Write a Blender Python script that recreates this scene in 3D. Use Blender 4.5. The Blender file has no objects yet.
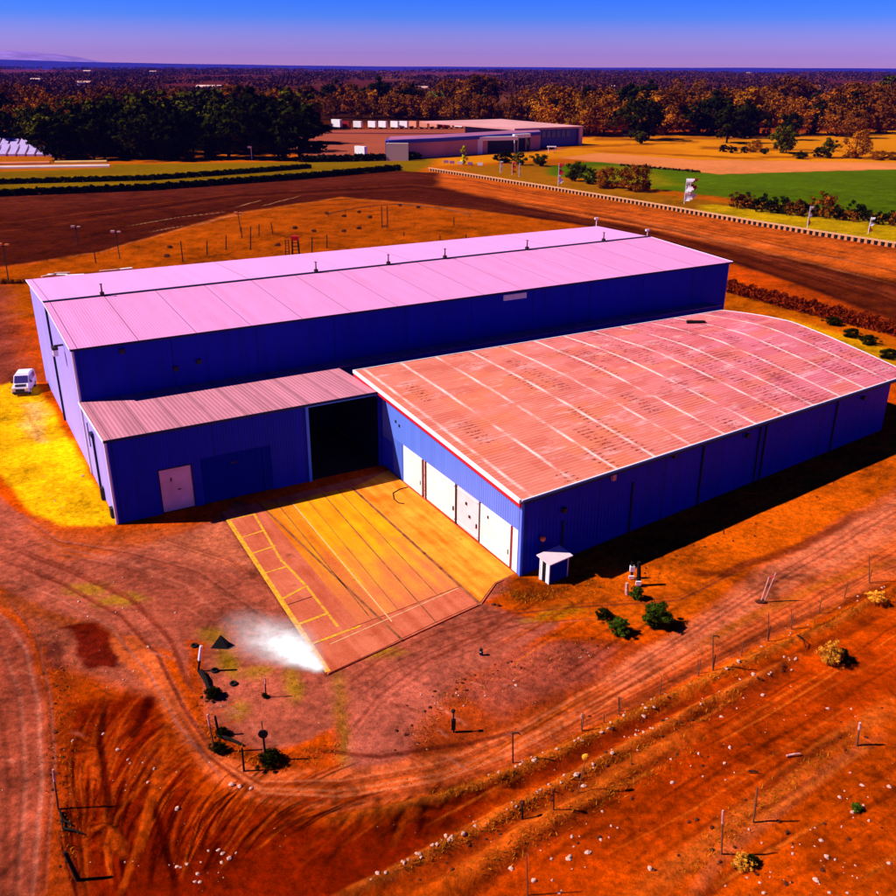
import bpy, math, random
import numpy as np
from mathutils import Vector, Matrix
random.seed(7)
RNG = np.random.RandomState(11)
R = math.radians
C = bpy.context.scene
# ------------------------------------------------------------------ camera
CAM_H = 40.0
FOC = 896.0                                  # focal length in units of the 896 px frame
PITCH = math.atan(382 / 896.0)
ROLL = math.atan(5 / 896.0)
cd = bpy.data.cameras.new('camera'); cam = bpy.data.objects.new('camera', cd); C.collection.objects.link(cam)
cd.sensor_width = 24; cd.sensor_height = 24; cd.sensor_fit = 'HORIZONTAL'; cd.lens = 24
cd.clip_start = 0.5; cd.clip_end = 60000
cam.location = (0, 0, CAM_H)
cam.rotation_euler = (Matrix.Rotation(R(90) - PITCH, 4, 'X') @ Matrix.Rotation(ROLL, 4, 'Z')).to_euler()
C.camera = cam
# ------------------------------------------------------------------ sky and sun
SUN_AZ = 184.7      # direction towards the sun, degrees counter-clockwise from +X
SUN_EL = 43.6
w = bpy.data.worlds.new('World'); C.world = w; w.use_nodes = True
nt = w.node_tree; N = nt.nodes; L = nt.links
N.clear()
out = N.new('ShaderNodeOutputWorld'); bg = N.new('ShaderNodeBackground'); sky = N.new('ShaderNodeTexSky')
sky.sky_type = 'NISHITA'; sky.sun_disc = False
sky.sun_elevation = R(SUN_EL); sky.sun_rotation = R(90 - SUN_AZ)
sky.air_density = 1.3; sky.dust_density = 0.6; sky.ozone_density = 2.5; sky.altitude = 200
tc = N.new('ShaderNodeTexCoord'); sp = N.new('ShaderNodeSeparateXYZ'); L.new(tc.outputs['Generated'], sp.inputs[0])
cr = N.new('ShaderNodeValToRGB'); L.new(sp.outputs['Z'], cr.inputs[0])
SKY_STOPS = [(0.0, (0.68, 0.40, 1.0)), (0.018, (0.38, 0.31, 1.06)), (0.045, (0.085, 0.23, 1.10)), (0.075, (0.010, 0.145, 1.12)), (0.16, (0.001, 0.02, 0.26)), (1.0, (0.001, 0.009, 0.17))]
while len(cr.color_ramp.elements) < len(SKY_STOPS): cr.color_ramp.elements.new(0.5)
for e, (p_, c_) in zip(cr.color_ramp.elements, SKY_STOPS): e.position = p_; e.color = (*c_, 1)
mx = N.new('ShaderNodeMix'); mx.data_type = 'RGBA'; mx.blend_type = 'MULTIPLY'; mx.inputs[0].default_value = 1
L.new(sky.outputs[0], mx.inputs[6]); L.new(cr.outputs[0], mx.inputs[7]); L.new(mx.outputs[2], bg.inputs[0])
bg.inputs[1].default_value = 0.15
L.new(bg.outputs[0], out.inputs[0])
sd = bpy.data.lights.new('sun', 'SUN'); so = bpy.data.objects.new('sun', sd); C.collection.objects.link(so)
sd.energy = 5.0; sd.angle = R(0.5); sd.color = (1.0, 0.95, 0.88)
az = R(SUN_AZ); el = R(SUN_EL)
tosun = Vector((math.cos(az) * math.cos(el), math.sin(az) * math.cos(el), math.sin(el)))
so.rotation_euler = tosun.to_track_quat('Z', 'Y').to_euler(); so.location = tosun * 200
C.view_settings.view_transform = 'Standard'; C.view_settings.look = 'None'
C.view_settings.exposure = 0.42; C.view_settings.gamma = 1.0; C.view_settings.use_curve_mapping = False
C.render.engine = 'CYCLES'; C.cycles.use_denoising = True
C.cycles.max_bounces = 5; C.cycles.diffuse_bounces = 2; C.cycles.glossy_bounces = 2
C.cycles.transparent_max_bounces = 12; C.cycles.volume_bounces = 0

# ------------------------------------------------------------------ geometry helpers
def ray(x, y):
    u = (x - 448) / FOC; v = (448 - y) / FOC
    c, s = math.cos(ROLL), math.sin(ROLL)
    u, v = u * c - v * s, u * s + v * c
    return Vector((u, math.cos(PITCH) + v * math.sin(PITCH), -math.sin(PITCH) + v * math.cos(PITCH)))
def G(x, y, z=0.0):
    """surveyed spot on the level z for a bearing of the photograph"""
    r = ray(x, y); t = (z - CAM_H) / r.z
    return Vector((r.x * t, r.y * t, z))
def G2(pts): return [tuple(G(*p)[:2]) for p in pts]
def height_at(x, y, px, py):
    """z of the point seen at px,py straight above ground point x,y"""
    r = ray(px, py); t = y / r.y
    return CAM_H + r.z * t

def srgb(r, g, b):
    f = lambda c: (c / 255 / 12.92) if c <= 10 else ((c / 255 + 0.055) / 1.055) ** 2.4
    return (f(r), f(g), f(b))
K_LIT = 1.0
def alb(r, g, b, k=0.78): return tuple(min(0.95, c * k) for c in srgb(r, g, b))   # base colour of a soil or paint that looks r,g,b in full sun

class MB:
    def __init__(s): s.v = []; s.f = []; s.m = []
    def add(s, vs, fs, m=0):
        o = len(s.v); s.v += [tuple(v) for v in vs]
        for f in fs: s.f.append([o + i for i in f]); s.m.append(m)
        return s
    def box(s, x0, x1, y0, y1, z0, z1, m=0):
        v = [(x0, y0, z0), (x1, y0, z0), (x1, y1, z0), (x0, y1, z0), (x0, y0, z1), (x1, y0, z1), (x1, y1, z1), (x0, y1, z1)]
        return s.add(v, [(0, 3, 2, 1), (4, 5, 6, 7), (0, 1, 5, 4), (1, 2, 6, 5), (2, 3, 7, 6), (3, 0, 4, 7)], m)
    def prism(s, poly, vec, m=0):
        n = len(poly); vec = Vector(vec)
        a = [Vector(p) for p in poly]; b = [p + vec for p in a]
        s.add(a + b, [tuple(reversed(range(n))), tuple(range(n, 2 * n))] + [(i, (i + 1) % n, n + (i + 1) % n, n + i) for i in range(n)], m)
        return s
    def tube(s, p0, p1, r0, r1=None, n=8, m=0):
        r1 = r0 if r1 is None else r1
        p0 = Vector(p0); p1 = Vector(p1); d = (p1 - p0).normalized()
        a = d.orthogonal().normalized(); b = d.cross(a)
        vs = []
        for p, r in ((p0, r0), (p1, r1)):
            for i in range(n):
                t = 2 * math.pi * i / n; vs.append(p + a * (r * math.cos(t)) + b * (r * math.sin(t)))
        s.add(vs, [tuple(reversed(range(n))), tuple(range(n, 2 * n))] + [(i, (i + 1) % n, n + (i + 1) % n, n + i) for i in range(n)], m)
        return s
    def path(s, pts, r0, r1=None, n=7, m=0):
        k = len(pts) - 1; r1 = r0 if r1 is None else r1
        for i in range(k):
            s.tube(pts[i], pts[i + 1], r0 + (r1 - r0) * i / k, r0 + (r1 - r0) * (i + 1) / k, n, m)
        return s
    def blob(s, c, r, m=0, seed=0, n1=6, n2=9, jit=0.15, sq=(1, 1, 1)):
        rr = random.Random(seed); vs = []; fs = []
        for i in range(1, n1):
            th = math.pi * i / n1
            for j in range(n2):
                ph = 2 * math.pi * j / n2; q = r * (1 + rr.uniform(-jit, jit))
                vs.append((c[0] + sq[0] * q * math.sin(th) * math.cos(ph), c[1] + sq[1] * q * math.sin(th) * math.sin(ph), c[2] + sq[2] * q * math.cos(th)))
        top = len(vs); vs.append((c[0], c[1], c[2] + r * sq[2])); bot = len(vs); vs.append((c[0], c[1], c[2] - r * sq[2]))
        for i in range(n1 - 2):
            for j in range(n2):
                a = i * n2 + j; b = i * n2 + (j + 1) % n2
                fs.append((a, a + n2, b + n2, b))
        for j in range(n2):
            fs.append((top, j, (j + 1) % n2)); k = (n1 - 2) * n2
            fs.append((bot, k + (j + 1) % n2, k + j))
        return s.add(vs, fs, m)
    def build(s, name, mats, parent=None, loc=None, smooth=False):
        me = bpy.data.meshes.new(name); me.from_pydata(s.v, [], s.f)
        mats = mats if isinstance(mats, (list, tuple)) else [mats]
        for mm in mats: me.materials.append(mm)
        me.polygons.foreach_set('material_index', s.m)
        if smooth: me.polygons.foreach_set('use_smooth', [True] * len(s.f))
        me.update()
        o = bpy.data.objects.new(name, me); C.collection.objects.link(o)
        if parent: o.parent = parent
        if loc is not None: o.location = loc
        return o
def empty(name, loc, rz=0.0):
    o = bpy.data.objects.new(name, None); C.collection.objects.link(o); o.location = loc; o.rotation_euler = (0, 0, rz)
    o.empty_display_size = 0.5
    return o
def tag(o, label=None, cat=None, group=None, kind=None):
    if label: o['label'] = label
    if cat: o['category'] = cat
    if group: o['group'] = group
    if kind: o['kind'] = kind
    return o
def copy_tree(o, parent=None):
    c = o.copy(); C.collection.objects.link(c)
    if parent: c.parent = parent
    for ch in [q for q in o.children]:
        copy_tree(ch, c)
    return c

# ------------------------------------------------------------------ materials
def mat(name, col, rough=0.8, spec=0.3, noise=None, bump=None, metal=0.0, var2=None):
    """noise=(scale, amount) value variation; bump=(scale, strength, distance)"""
    m = bpy.data.materials.new(name); m.use_nodes = True; n = m.node_tree.nodes; l = m.node_tree.links
    b = n['Principled BSDF']; b.inputs['Roughness'].default_value = rough; b.inputs['Specular IOR Level'].default_value = spec
    b.inputs['Metallic'].default_value = metal
    b.inputs['Base Color'].default_value = (*col, 1)
    tcn = n.new('ShaderNodeTexCoord')
    if noise:
        nz = n.new('ShaderNodeTexNoise'); nz.inputs['Scale'].default_value = noise[0]; nz.inputs['Detail'].default_value = 6
        nz.inputs['Roughness'].default_value = 0.6
        l.new(tcn.outputs['Object'], nz.inputs['Vector'])
        mp = n.new('ShaderNodeMapRange'); mp.inputs[1].default_value = 0.3; mp.inputs[2].default_value = 0.7
        l.new(nz.outputs['Fac'], mp.inputs[0])
        mxn = n.new('ShaderNodeMix'); mxn.data_type = 'RGBA'
        lo = tuple(c * (1 - noise[1]) for c in col) if var2 is None else var2
        mxn.inputs[6].default_value = (*lo, 1); mxn.inputs[7].default_value = (*tuple(min(1, c * (1 + noise[1] * 0.5)) for c in col), 1)
        l.new(mp.outputs[0], mxn.inputs[0]); l.new(mxn.outputs[2], b.inputs['Base Color'])
    if bump:
        nb = n.new('ShaderNodeTexNoise'); nb.inputs['Scale'].default_value = bump[0]; nb.inputs['Detail'].default_value = 5
        l.new(tcn.outputs['Object'], nb.inputs['Vector'])
        bp = n.new('ShaderNodeBump'); bp.inputs['Strength'].default_value = bump[1]; bp.inputs['Distance'].default_value = bump[2]
        l.new(nb.outputs['Fac'], bp.inputs['Height']); l.new(bp.outputs[0], b.inputs['Normal'])
    return m

def sheet_mat(name, col, axis='X', pitch=0.33, lap=6.0, strength=0.6, rough=0.45, vary=0.10, spec=0.4, dirt=None):
    """profiled steel cladding: ribs of the given pitch along an axis, sheets that differ a little, faint streaks"""
    m = bpy.data.materials.new(name); m.use_nodes = True; n = m.node_tree.nodes; l = m.node_tree.links
    b = n['Principled BSDF']; b.inputs['Roughness'].default_value = rough; b.inputs['Specular IOR Level'].default_value = spec
    tcn = n.new('ShaderNodeTexCoord'); s = n.new('ShaderNodeSeparateXYZ'); l.new(tcn.outputs['Object'], s.inputs[0])
    def math_(op, a, bb=None):
        q = n.new('ShaderNodeMath'); q.operation = op
        for i, v in enumerate((a, bb)):
            if v is None: continue
            if isinstance(v, (int, float)): q.inputs[i].default_value = v
            else: l.new(v, q.inputs[i])
        return q.outputs[0]
    ax = s.outputs[axis]
    rib = math_('SINE', math_('MULTIPLY', ax, 2 * math.pi / pitch))
    bp = n.new('ShaderNodeBump'); bp.inputs['Strength'].default_value = strength; bp.inputs['Distance'].default_value = 0.03
    l.new(rib, bp.inputs['Height']); l.new(bp.outputs[0], b.inputs['Normal'])
    wn = n.new('ShaderNodeTexWhiteNoise'); wn.noise_dimensions = '1D'
    l.new(math_('FLOOR', math_('DIVIDE', ax, 1.0)), wn.inputs['W'])
    # lap seams
    fr = math_('FRACT', math_('DIVIDE', math_('ADD', ax, 200.0 * lap - 0.4), lap))
    seam = math_('LESS_THAN', fr, 0.06 / lap * 1.6)
    nz = n.new('ShaderNodeTexNoise'); nz.inputs['Scale'].default_value = 0.25; nz.inputs['Detail'].default_value = 7; nz.inputs['Roughness'].default_value = 0.65
    mpg = n.new('ShaderNodeMapping'); mpg.inputs['Scale'].default_value = (3, 1, 0.35) if axis == 'X' else (1, 3, 0.35)
    if axis == 'X': mpg.inputs['Scale'].default_value = (3, 0.5, 0.35)
    l.new(tcn.outputs['Object'], mpg.inputs[0]); l.new(mpg.outputs[0], nz.inputs['Vector'])
    v = math_('ADD', math_('MULTIPLY', wn.outputs['Value'], vary), math_('MULTIPLY', nz.outputs['Fac'], vary * 2.2))
    v = math_('ADD', math_('SUBTRACT', 1.0 + vary * 0.3, v), math_('MULTIPLY', rib, vary * 0.5))
    v = math_('MULTIPLY', v, math_('SUBTRACT', 1.0, math_('MULTIPLY', seam, 0.65)))
    hs = n.new('ShaderNodeMix'); hs.data_type = 'RGBA'; hs.blend_type = 'MULTIPLY'; hs.inputs[0].default_value = 1
    hs.inputs[6].default_value = (*col, 1)
    cmb = n.new('ShaderNodeCombineXYZ'); [l.new(v, cmb.inputs[i]) for i in range(3)]
    l.new(cmb.outputs[0], hs.inputs[7])
    last = hs.outputs[2]
    if dirt:
        nd = n.new('ShaderNodeTexNoise'); nd.inputs['Scale'].default_value = 0.5; nd.inputs['Detail'].default_value = 8; nd.inputs['Roughness'].default_value = 0.7
        l.new(mpg.outputs[0], nd.inputs['Vector'])
        mr = n.new('ShaderNodeMapRange'); mr.inputs[1].default_value = 0.52; mr.inputs[2].default_value = 0.75; mr.inputs[4].default_value = dirt[3]
        l.new(nd.outputs['Fac'], mr.inputs[0])
        md = n.new('ShaderNodeMix'); md.data_type = 'RGBA'; l.new(mr.outputs[0], md.inputs[0]); l.new(last, md.inputs[6]); md.inputs[7].default_value = (*dirt[:3], 1)
        last = md.outputs[2]
    l.new(last, b.inputs['Base Color'])
    return m

SHADE_BLUE = (0.003, 0.010, 0.46)  # wall blue with the shade of the unlit sides put into the colour
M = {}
M['blue_wall_shaded'] = sheet_mat('blue_wall_shaded', SHADE_BLUE, 'X', 0.30, 9.3, 0.25, 0.6, 0.10, spec=.1, dirt=(0.004, 0.005, 0.20, 0.6))  # shaded copy of the blue cladding
M['blue_gable'] = sheet_mat('blue_gable', (0.09, 0.17, 0.72), 'Y', 0.40, 6.2, 0.5, 0.5, 0.10)  # lit copy of the same blue paint
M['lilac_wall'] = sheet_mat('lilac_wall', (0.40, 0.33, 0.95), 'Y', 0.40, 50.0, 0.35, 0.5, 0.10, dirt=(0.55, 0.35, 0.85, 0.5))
M['pink_roof'] = sheet_mat('pink_roof', (0.88, 0.30, 0.62), 'X', 0.30, 6.0, 0.22, 0.7, 0.08, spec=0.1, dirt=(0.66, 0.22, 0.40, 0.5))
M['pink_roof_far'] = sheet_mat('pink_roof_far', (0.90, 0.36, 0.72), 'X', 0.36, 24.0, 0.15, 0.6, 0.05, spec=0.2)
M['lean_roof'] = sheet_mat('lean_roof', (0.70, 0.24, 0.32), 'X', 0.40, 3.2, 0.4, 0.7, 0.16, spec=0.1, dirt=(0.40, 0.11, 0.15, 0.5))
M['white'] = mat('white_paint', (0.86, 0.80, 0.84), 0.5, 0.3, (1.5, 0.10))
M['door_white'] = mat('white_door_steel', (0.93, 0.80, 0.74), 0.45, 0.3, (0.8, 0.10), (4, 0.2, 0.01))
M['door_pale'] = mat('pale_door_steel', (0.85, 0.62, 0.66), 0.45, 0.3, (0.8, 0.12), (4, 0.2, 0.01))
M['door_pink'] = mat('pinkish_door_steel', (0.62, 0.40, 0.62), 0.45, 0.3, (0.5, 0.25))
M['red'] = mat('red_paint', (0.62, 0.006, 0.02), 0.5, 0.3, (2, 0.1))
M['dark_trim'] = mat('dark_trim', (0.008, 0.01, 0.05), 0.6, 0.2)
M['blue_trim'] = mat('bright_blue_trim', (0.03, 0.16, 0.85), 0.5, 0.3)
M['shaded_blue'] = sheet_mat('shaded_blue_panel', (0.003, 0.008, 0.30), 'X', 0.5, 7.0, 0.3, 0.9, 0.1, spec=0)  # panel blue, also darkened in its colour for the shaded front
M['mid_blue'] = mat('mid_blue_door', (0.02, 0.05, 0.70), 0.5, 0.3, (1, 0.15))
M['bay_shade'] = mat('bay_shade_lining', (.004, .005, .03), .9, .05)  # shade inside the open bay is put into this colour
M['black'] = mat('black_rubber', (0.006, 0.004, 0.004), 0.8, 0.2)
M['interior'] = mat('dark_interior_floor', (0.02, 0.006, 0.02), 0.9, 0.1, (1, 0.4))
M['dark_metal'] = mat('dark_weathered_steel', (0.02, 0.012, 0.012), 0.6, 0.3, (6, 0.4))
M['timber'] = mat('weathered_timber', (0.22, 0.075, 0.03), 0.85, 0.15, (5, 0.5), (12, 0.5, 0.02))
M['dark_timber'] = mat('charred_timber', (0.012, 0.008, 0.006), 0.9, 0.1, (5, 0.5), (12, 0.5, 0.02))
M['pale_post'] = mat('pale_pink_post_paint', (0.75, 0.42, 0.38), 0.6, 0.3, (4, 0.35), var2=(0.45, 0.10, 0.06))
M['rust'] = mat('rusty_red', (0.30, 0.02, 0.01), 0.8, 0.2, (4, 0.4))
M['orange_globe'] = mat('orange_lamp_globe', (0.80, 0.22, 0.03), 0.4, 0.4)
M['yellow_sign'] = mat('yellow_sign_paint', (0.90, 0.35, 0.01), 0.5, 0.3)
M['chassis'] = mat('car_black_trim', (0.01, 0.01, 0.015), 0.5, 0.4)
M['car_white'] = mat('white_car_paint', (0.85, 0.68, 0.78), 0.25, 0.5, (1, 0.05))
M['car_glass'] = mat('car_glass', (0.05, 0.03, 0.16), 0.08, 0.8)
M['headlight'] = mat('headlight_glass', (0.85, 0.75, 0.35), 0.15, 0.8)
M['stone'] = mat('pale_rubble_stone', (0.75, 0.45, 0.36), 0.85, 0.2, (3, 0.45), var2=(0.42, 0.12, 0.06))
M['dark_stone'] = mat('dark_clod', (0.10, 0.02, 0.006), 0.95, 0.1, (3, 0.5))

def pad_mat(name, col, col2, pink=None):
    m = bpy.data.materials.new(name); m.use_nodes = True; n = m.node_tree.nodes; l = m.node_tree.links
    b = n['Principled BSDF']; b.inputs['Roughness'].default_value = 0.95; b.inputs['Specular IOR Level'].default_value = 0.03
    t = n.new('ShaderNodeTexCoord')
    ro_ = n.new('ShaderNodeVectorRotate'); ro_.rotation_type = 'Z_AXIS'; ro_.inputs['Angle'].default_value = -R(31); l.new(t.outputs['Object'], ro_.inputs['Vector'])
    mp = n.new('ShaderNodeMapping'); mp.inputs['Scale'].default_value = (1.0, 0.07, 1); l.new(ro_.outputs[0], mp.inputs[0])
    a = n.new('ShaderNodeTexNoise'); a.inputs['Scale'].default_value = 1.3; a.inputs['Detail'].default_value = 6; l.new(mp.outputs[0], a.inputs['Vector'])
    c = n.new('ShaderNodeTexNoise'); c.inputs['Scale'].default_value = 0.35; c.inputs['Detail'].default_value = 9; c.inputs['Roughness'].default_value = 0.7; l.new(t.outputs['Object'], c.inputs['Vector'])
    av = n.new('ShaderNodeMath'); av.operation = 'ADD'; l.new(a.outputs['Fac'], av.inputs[0]); l.new(c.outputs['Fac'], av.inputs[1])
    mr = n.new('ShaderNodeMapRange'); mr.inputs[1].default_value = 0.78; mr.inputs[2].default_value = 1.22; l.new(av.outputs[0], mr.inputs[0])
    x = n.new('ShaderNodeMix'); x.data_type = 'RGBA'; l.new(mr.outputs[0], x.inputs[0]); x.inputs[6].default_value = (*col2, 1); x.inputs[7].default_value = (*col, 1)
    if pink:
        sx = n.new('ShaderNodeSeparateXYZ'); l.new(ro_.outputs[0], sx.inputs[0])
        g1 = n.new('ShaderNodeMath'); g1.operation = 'MULTIPLY_ADD'; l.new(av.outputs[0], g1.inputs[0]); g1.inputs[1].default_value = 14; l.new(sx.outputs['Y'], g1.inputs[2])
        g2 = n.new('ShaderNodeMapRange'); g2.inputs[1].default_value = PADY[0] + 14; g2.inputs[2].default_value = PADY[1] + 14; g2.inputs[3].default_value = 0; g2.inputs[4].default_value = .9; l.new(g1.outputs[0], g2.inputs[0])
        g3 = n.new('ShaderNodeMix'); g3.data_type = 'RGBA'; l.new(g2.outputs[0], g3.inputs[0]); l.new(x.outputs[2], g3.inputs[6]); g3.inputs[7].default_value = (*pink, 1); x = g3
    d = n.new('ShaderNodeTexNoise'); d.inputs['Scale'].default_value = 14; d.inputs['Detail'].default_value = 4; l.new(t.outputs['Object'], d.inputs['Vector'])
    m2 = n.new('ShaderNodeMapRange'); m2.inputs[1].default_value = 0.3; m2.inputs[2].default_value = 0.7; m2.inputs[3].default_value = 0.75; m2.inputs[4].default_value = 1.15; l.new(d.outputs['Fac'], m2.inputs[0])
    y = n.new('ShaderNodeMix'); y.data_type = 'RGBA'; y.blend_type = 'MULTIPLY'; y.inputs[0].default_value = 1; l.new(x.outputs[2], y.inputs[6])
    cb = n.new('ShaderNodeCombineXYZ'); [l.new(m2.outputs[0], cb.inputs[i]) for i in range(3)]; l.new(cb.outputs[0], y.inputs[7])
    # dark stains
    s_ = n.new('ShaderNodeTexNoise'); s_.inputs['Scale'].default_value = 0.6; s_.inputs['Detail'].default_value = 5; l.new(t.outputs['Object'], s_.inputs['Vector'])
    m3 = n.new('ShaderNodeMapRange'); m3.inputs[1].default_value = 0.66; m3.inputs[2].default_value = 0.76; m3.inputs[4].default_value = 0.6; l.new(s_.outputs['Fac'], m3.inputs[0])
    z = n.new('ShaderNodeMix'); z.data_type = 'RGBA'; l.new(m3.outputs[0], z.inputs[0]); l.new(y.outputs[2], z.inputs[6]); z.inputs[7].default_value = (0.16, 0.03, 0.01, 1)
    l.new(z.outputs[2], b.inputs['Base Color'])
    bp = n.new('ShaderNodeBump'); bp.inputs['Strength'].default_value = 0.3; bp.inputs['Distance'].default_value = 0.02; l.new(d.outputs['Fac'], bp.inputs['Height']); l.new(bp.outputs[0], b.inputs['Normal'])
    return m
_pr = lambda p: -p.x * math.sin(R(31)) + p.y * math.cos(R(31))
PADY = (_pr(G(345, 540)), _pr(G(395, 618)))
M['pad_orange'] = pad_mat('orange_stained_concrete', (.95, .40, .004), (.86, .22, .004), alb(236, 118, 80))
M['pad_pink'] = pad_mat('pink_grey_concrete', alb(242, 124, 88), alb(206, 88, 54))
M['pad_mid'] = pad_mat('tan_concrete', alb(255, 158, 30), alb(232, 106, 18), alb(232, 116, 78))
M['pad_apron'] = pad_mat('yellowish_concrete', (.92, .36, .03), alb(246, 118, 20))
M['pad_yellow'] = mat('yellow_road_paint', (0.86, 0.42, 0.01), 0.7, 0.2, (2.5, 0.35), var2=(0.5, 0.14, 0.02))
M['joint'] = mat('joint_filler', (0.10, 0.02, 0.008), 0.9, 0.1)
M['joint_pale'] = mat('pale_joint', (0.85, 0.45, 0.20), 0.9, 0.1, (3, 0.4))

def leaf_mat(name, col, hue=0.25):
    m = bpy.data.materials.new(name); m.use_nodes = True; n = m.node_tree.nodes; l = m.node_tree.links
    b = n['Principled BSDF']; b.inputs['Roughness'].default_value = 1; b.inputs['Specular IOR Level'].default_value = 0
    at = n.new('ShaderNodeAttribute'); at.attribute_name = 'tint'
    oi = n.new('ShaderNodeObjectInfo')
    mr = n.new('ShaderNodeMapRange'); mr.inputs[3].default_value = 0.65; mr.inputs[4].default_value = 1.35; l.new(oi.outputs['Random'], mr.inputs[0])
    mu = n.new('ShaderNodeMath'); mu.operation = 'MULTIPLY'; l.new(mr.outputs[0], mu.inputs[0]); l.new(at.outputs['Fac'], mu.inputs[1])
    cb = n.new('ShaderNodeCombineXYZ'); [l.new(mu.outputs[0], cb.inputs[i]) for i in range(3)]
    x = n.new('ShaderNodeMix'); x.data_type = 'RGBA'; x.blend_type = 'MULTIPLY'; x.inputs[0].default_value = 1; x.inputs[6].default_value = (*col, 1); l.new(cb.outputs[0], x.inputs[7])
    l.new(x.outputs[2], b.inputs['Base Color'])
    return m
M['leaf_dark'] = leaf_mat('leaf_dark_evergreen', (0.012, 0.011, 0.0005))
M['leaf_green'] = leaf_mat('leaf_olive_green', (0.060, 0.050, 0.001))
M['leaf_rust'] = leaf_mat('leaf_rust', (0.30, 0.075, 0.001))
M['leaf_brown'] = leaf_mat('leaf_brown', (0.18, 0.040, 0.001))
M['leaf_amber'] = leaf_mat('leaf_amber', (0.34, 0.10, 0.001))
M['leaf_bush'] = leaf_mat('leaf_bush_green', (0.055, 0.080, 0.004))
M['leaf_yellow'] = leaf_mat('leaf_yellow', (0.80, 0.30, 0.02))
M['leaf_red'] = leaf_mat('leaf_red_hedge', (0.17, 0.014, 0.002))
M['leaf_far'] = leaf_mat('leaf_far_woodland', (0.075, 0.018, 0.006))
M['leaf_lime'] = leaf_mat('leaf_lime', (0.65, 0.55, 0.0))

# ------------------------------------------------------------------ ground
def hash2(ix, iy, seed):
    h = (ix.astype(np.int64) * 374761393 + iy.astype(np.int64) * 668265263 + seed * 974711) & 0x7fffffff
    h = ((h ^ (h >> 13)) * 1274126177) & 0x7fffffff
    return ((h ^ (h >> 16)) & 0xffff) / 65535.0
def vnoise(x, y, seed=0):
    ix = np.floor(x); iy = np.floor(y); fx = x - ix; fy = y - iy
    fx = fx * fx * (3 - 2 * fx); fy = fy * fy * (3 - 2 * fy)
    ix = ix.astype(np.int64); iy = iy.astype(np.int64)
    a = hash2(ix, iy, seed); b = hash2(ix + 1, iy, seed); c = hash2(ix, iy + 1, seed); d = hash2(ix + 1, iy + 1, seed)
    return (a * (1 - fx) + b * fx) * (1 - fy) + (c * (1 - fx) + d * fx) * fy
def fbm(x, y, sc, seed=0, oct=4):
    s = 0; a = 1; t = 0
    for i in range(oct):
        s = s + a * vnoise(x / sc * 2 ** i + 17.3 * i, y / sc * 2 ** i - 9.1 * i, seed + i); t += a; a *= 0.5
    return s / t - 0.5
def sdf(px, py, poly):
    """signed distance, negative inside"""
    P = np.array(poly); d = np.full(px.shape, 1e18); inside = np.zeros(px.shape, bool); n = len(P)
    for i in range(n):
        ax, ay = P[i]; bx, by = P[(i + 1) % n]
        ex, ey = bx - ax, by - ay; wx = px - ax; wy = py - ay
        t = np.clip((wx * ex + wy * ey) / (ex * ex + ey * ey + 1e-9), 0, 1)
        d = np.minimum(d, (wx - t * ex) ** 2 + (wy - t * ey) ** 2)
        cnd = ((ay > py) != (by > py))
        with np.errstate(divide='ignore', invalid='ignore'):
            xi = ax + (py - ay) * ex / (by - ay if by != ay else 1e-9)
        inside ^= (cnd & (px < xi))
    d = np.sqrt(d); return np.where(inside, -d, d)
def dline(px, py, line):
    d = np.full(px.shape, 1e18); tt = np.zeros(px.shape); P = line; n = len(P) - 1
    for i in range(n):
        ax, ay = P[i]; bx, by = P[i + 1]; ex, ey = bx - ax, by - ay; wx = px - ax; wy = py - ay
        t = np.clip((wx * ex + wy * ey) / (ex * ex + ey * ey + 1e-9), 0, 1)
        q = (wx - t * ex) ** 2 + (wy - t * ey) ** 2
        k = q < d; d = np.where(k, q, d); tt = np.where(k, (i + t) / n, tt)
    return np.sqrt(d), tt
def sm(t): t = np.clip(t, 0, 1); return t * t * (3 - 2 * t)

A0 = G(118, 524)                         # front left corner of the lean-to
UA = R(30.0)
Ud = Vector((math.cos(UA), math.sin(UA), 0)); Vd = Vector((-Ud.y, Ud.x, 0))
def UV(u, v, z=0.0): return A0 + Ud * u + Vd * v + Vector((0, 0, z))
PAD = [G(222, 512), G(328, 674), G(482, 603), G(496, 583), G(514, 573), G(403, 478), G(389, 470)]
PAD = [(p.x, p.y) for p in PAD]

ROAD_BAND = [(940, 462), (896, 488), (820, 530), (760, 566), (690, 620), (590, 688), (520, 722), (460, 748), (400, 758), (345, 766), (270, 772), (225, 756), (192, 716), (168, 672), (140, 636), (105, 640), (148, 690), (185, 745), (215, 780), (260, 803), (330, 812), (440, 790), (512, 765), (640, 703), (768, 640), (896, 577), (940, 556)]
YARD = [(-60, 470), (0, 498), (30, 520), (62, 534), (118, 534), (215, 520), (240, 500), (500, 560), (512, 588), (480, 602), (505, 612), (560, 625), (520, 652), (462, 690), (430, 728), (412, 752), (400, 762), (345, 768), (352, 700), (342, 690), (335, 725), (300, 742), (262, 752), (235, 745), (205, 715), (190, 690), (172, 655), (135, 640), (62, 612), (0, 586), (-60, 560)]
LEFT_ROAD = [(-60, 590), (0, 604), (30, 640), (45, 690), (52, 760), (40, 896), (20, 960), (-120, 960)]
SAND = [(-60, 392), (0, 386), (33, 378), (118, 523), (100, 526), (62, 526), (34, 514), (16, 492), (0, 474), (-60, 470)]
TRACK_OUT = [(-120, 199), (0, 192), (200, 182), (400, 171), (440, 173), (500, 184), (560, 194), (640, 207), (700, 217), (760, 228), (896, 250), (1000, 268)]
TRACK_IN = [(1000, 380), (896, 323), (800, 285), (740, 266), (650, 237), (560, 222), (470, 209), (400, 202), (340, 197), (230, 214), (100, 252), (0, 267), (-120, 285)]
GREEN = [(548, 166), (600, 161), (640, 166), (720, 174), (896, 169), (1000, 168), (1000, 226), (896, 216), (800, 207), (735, 199), (640, 187), (590, 180), (548, 176)]
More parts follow.
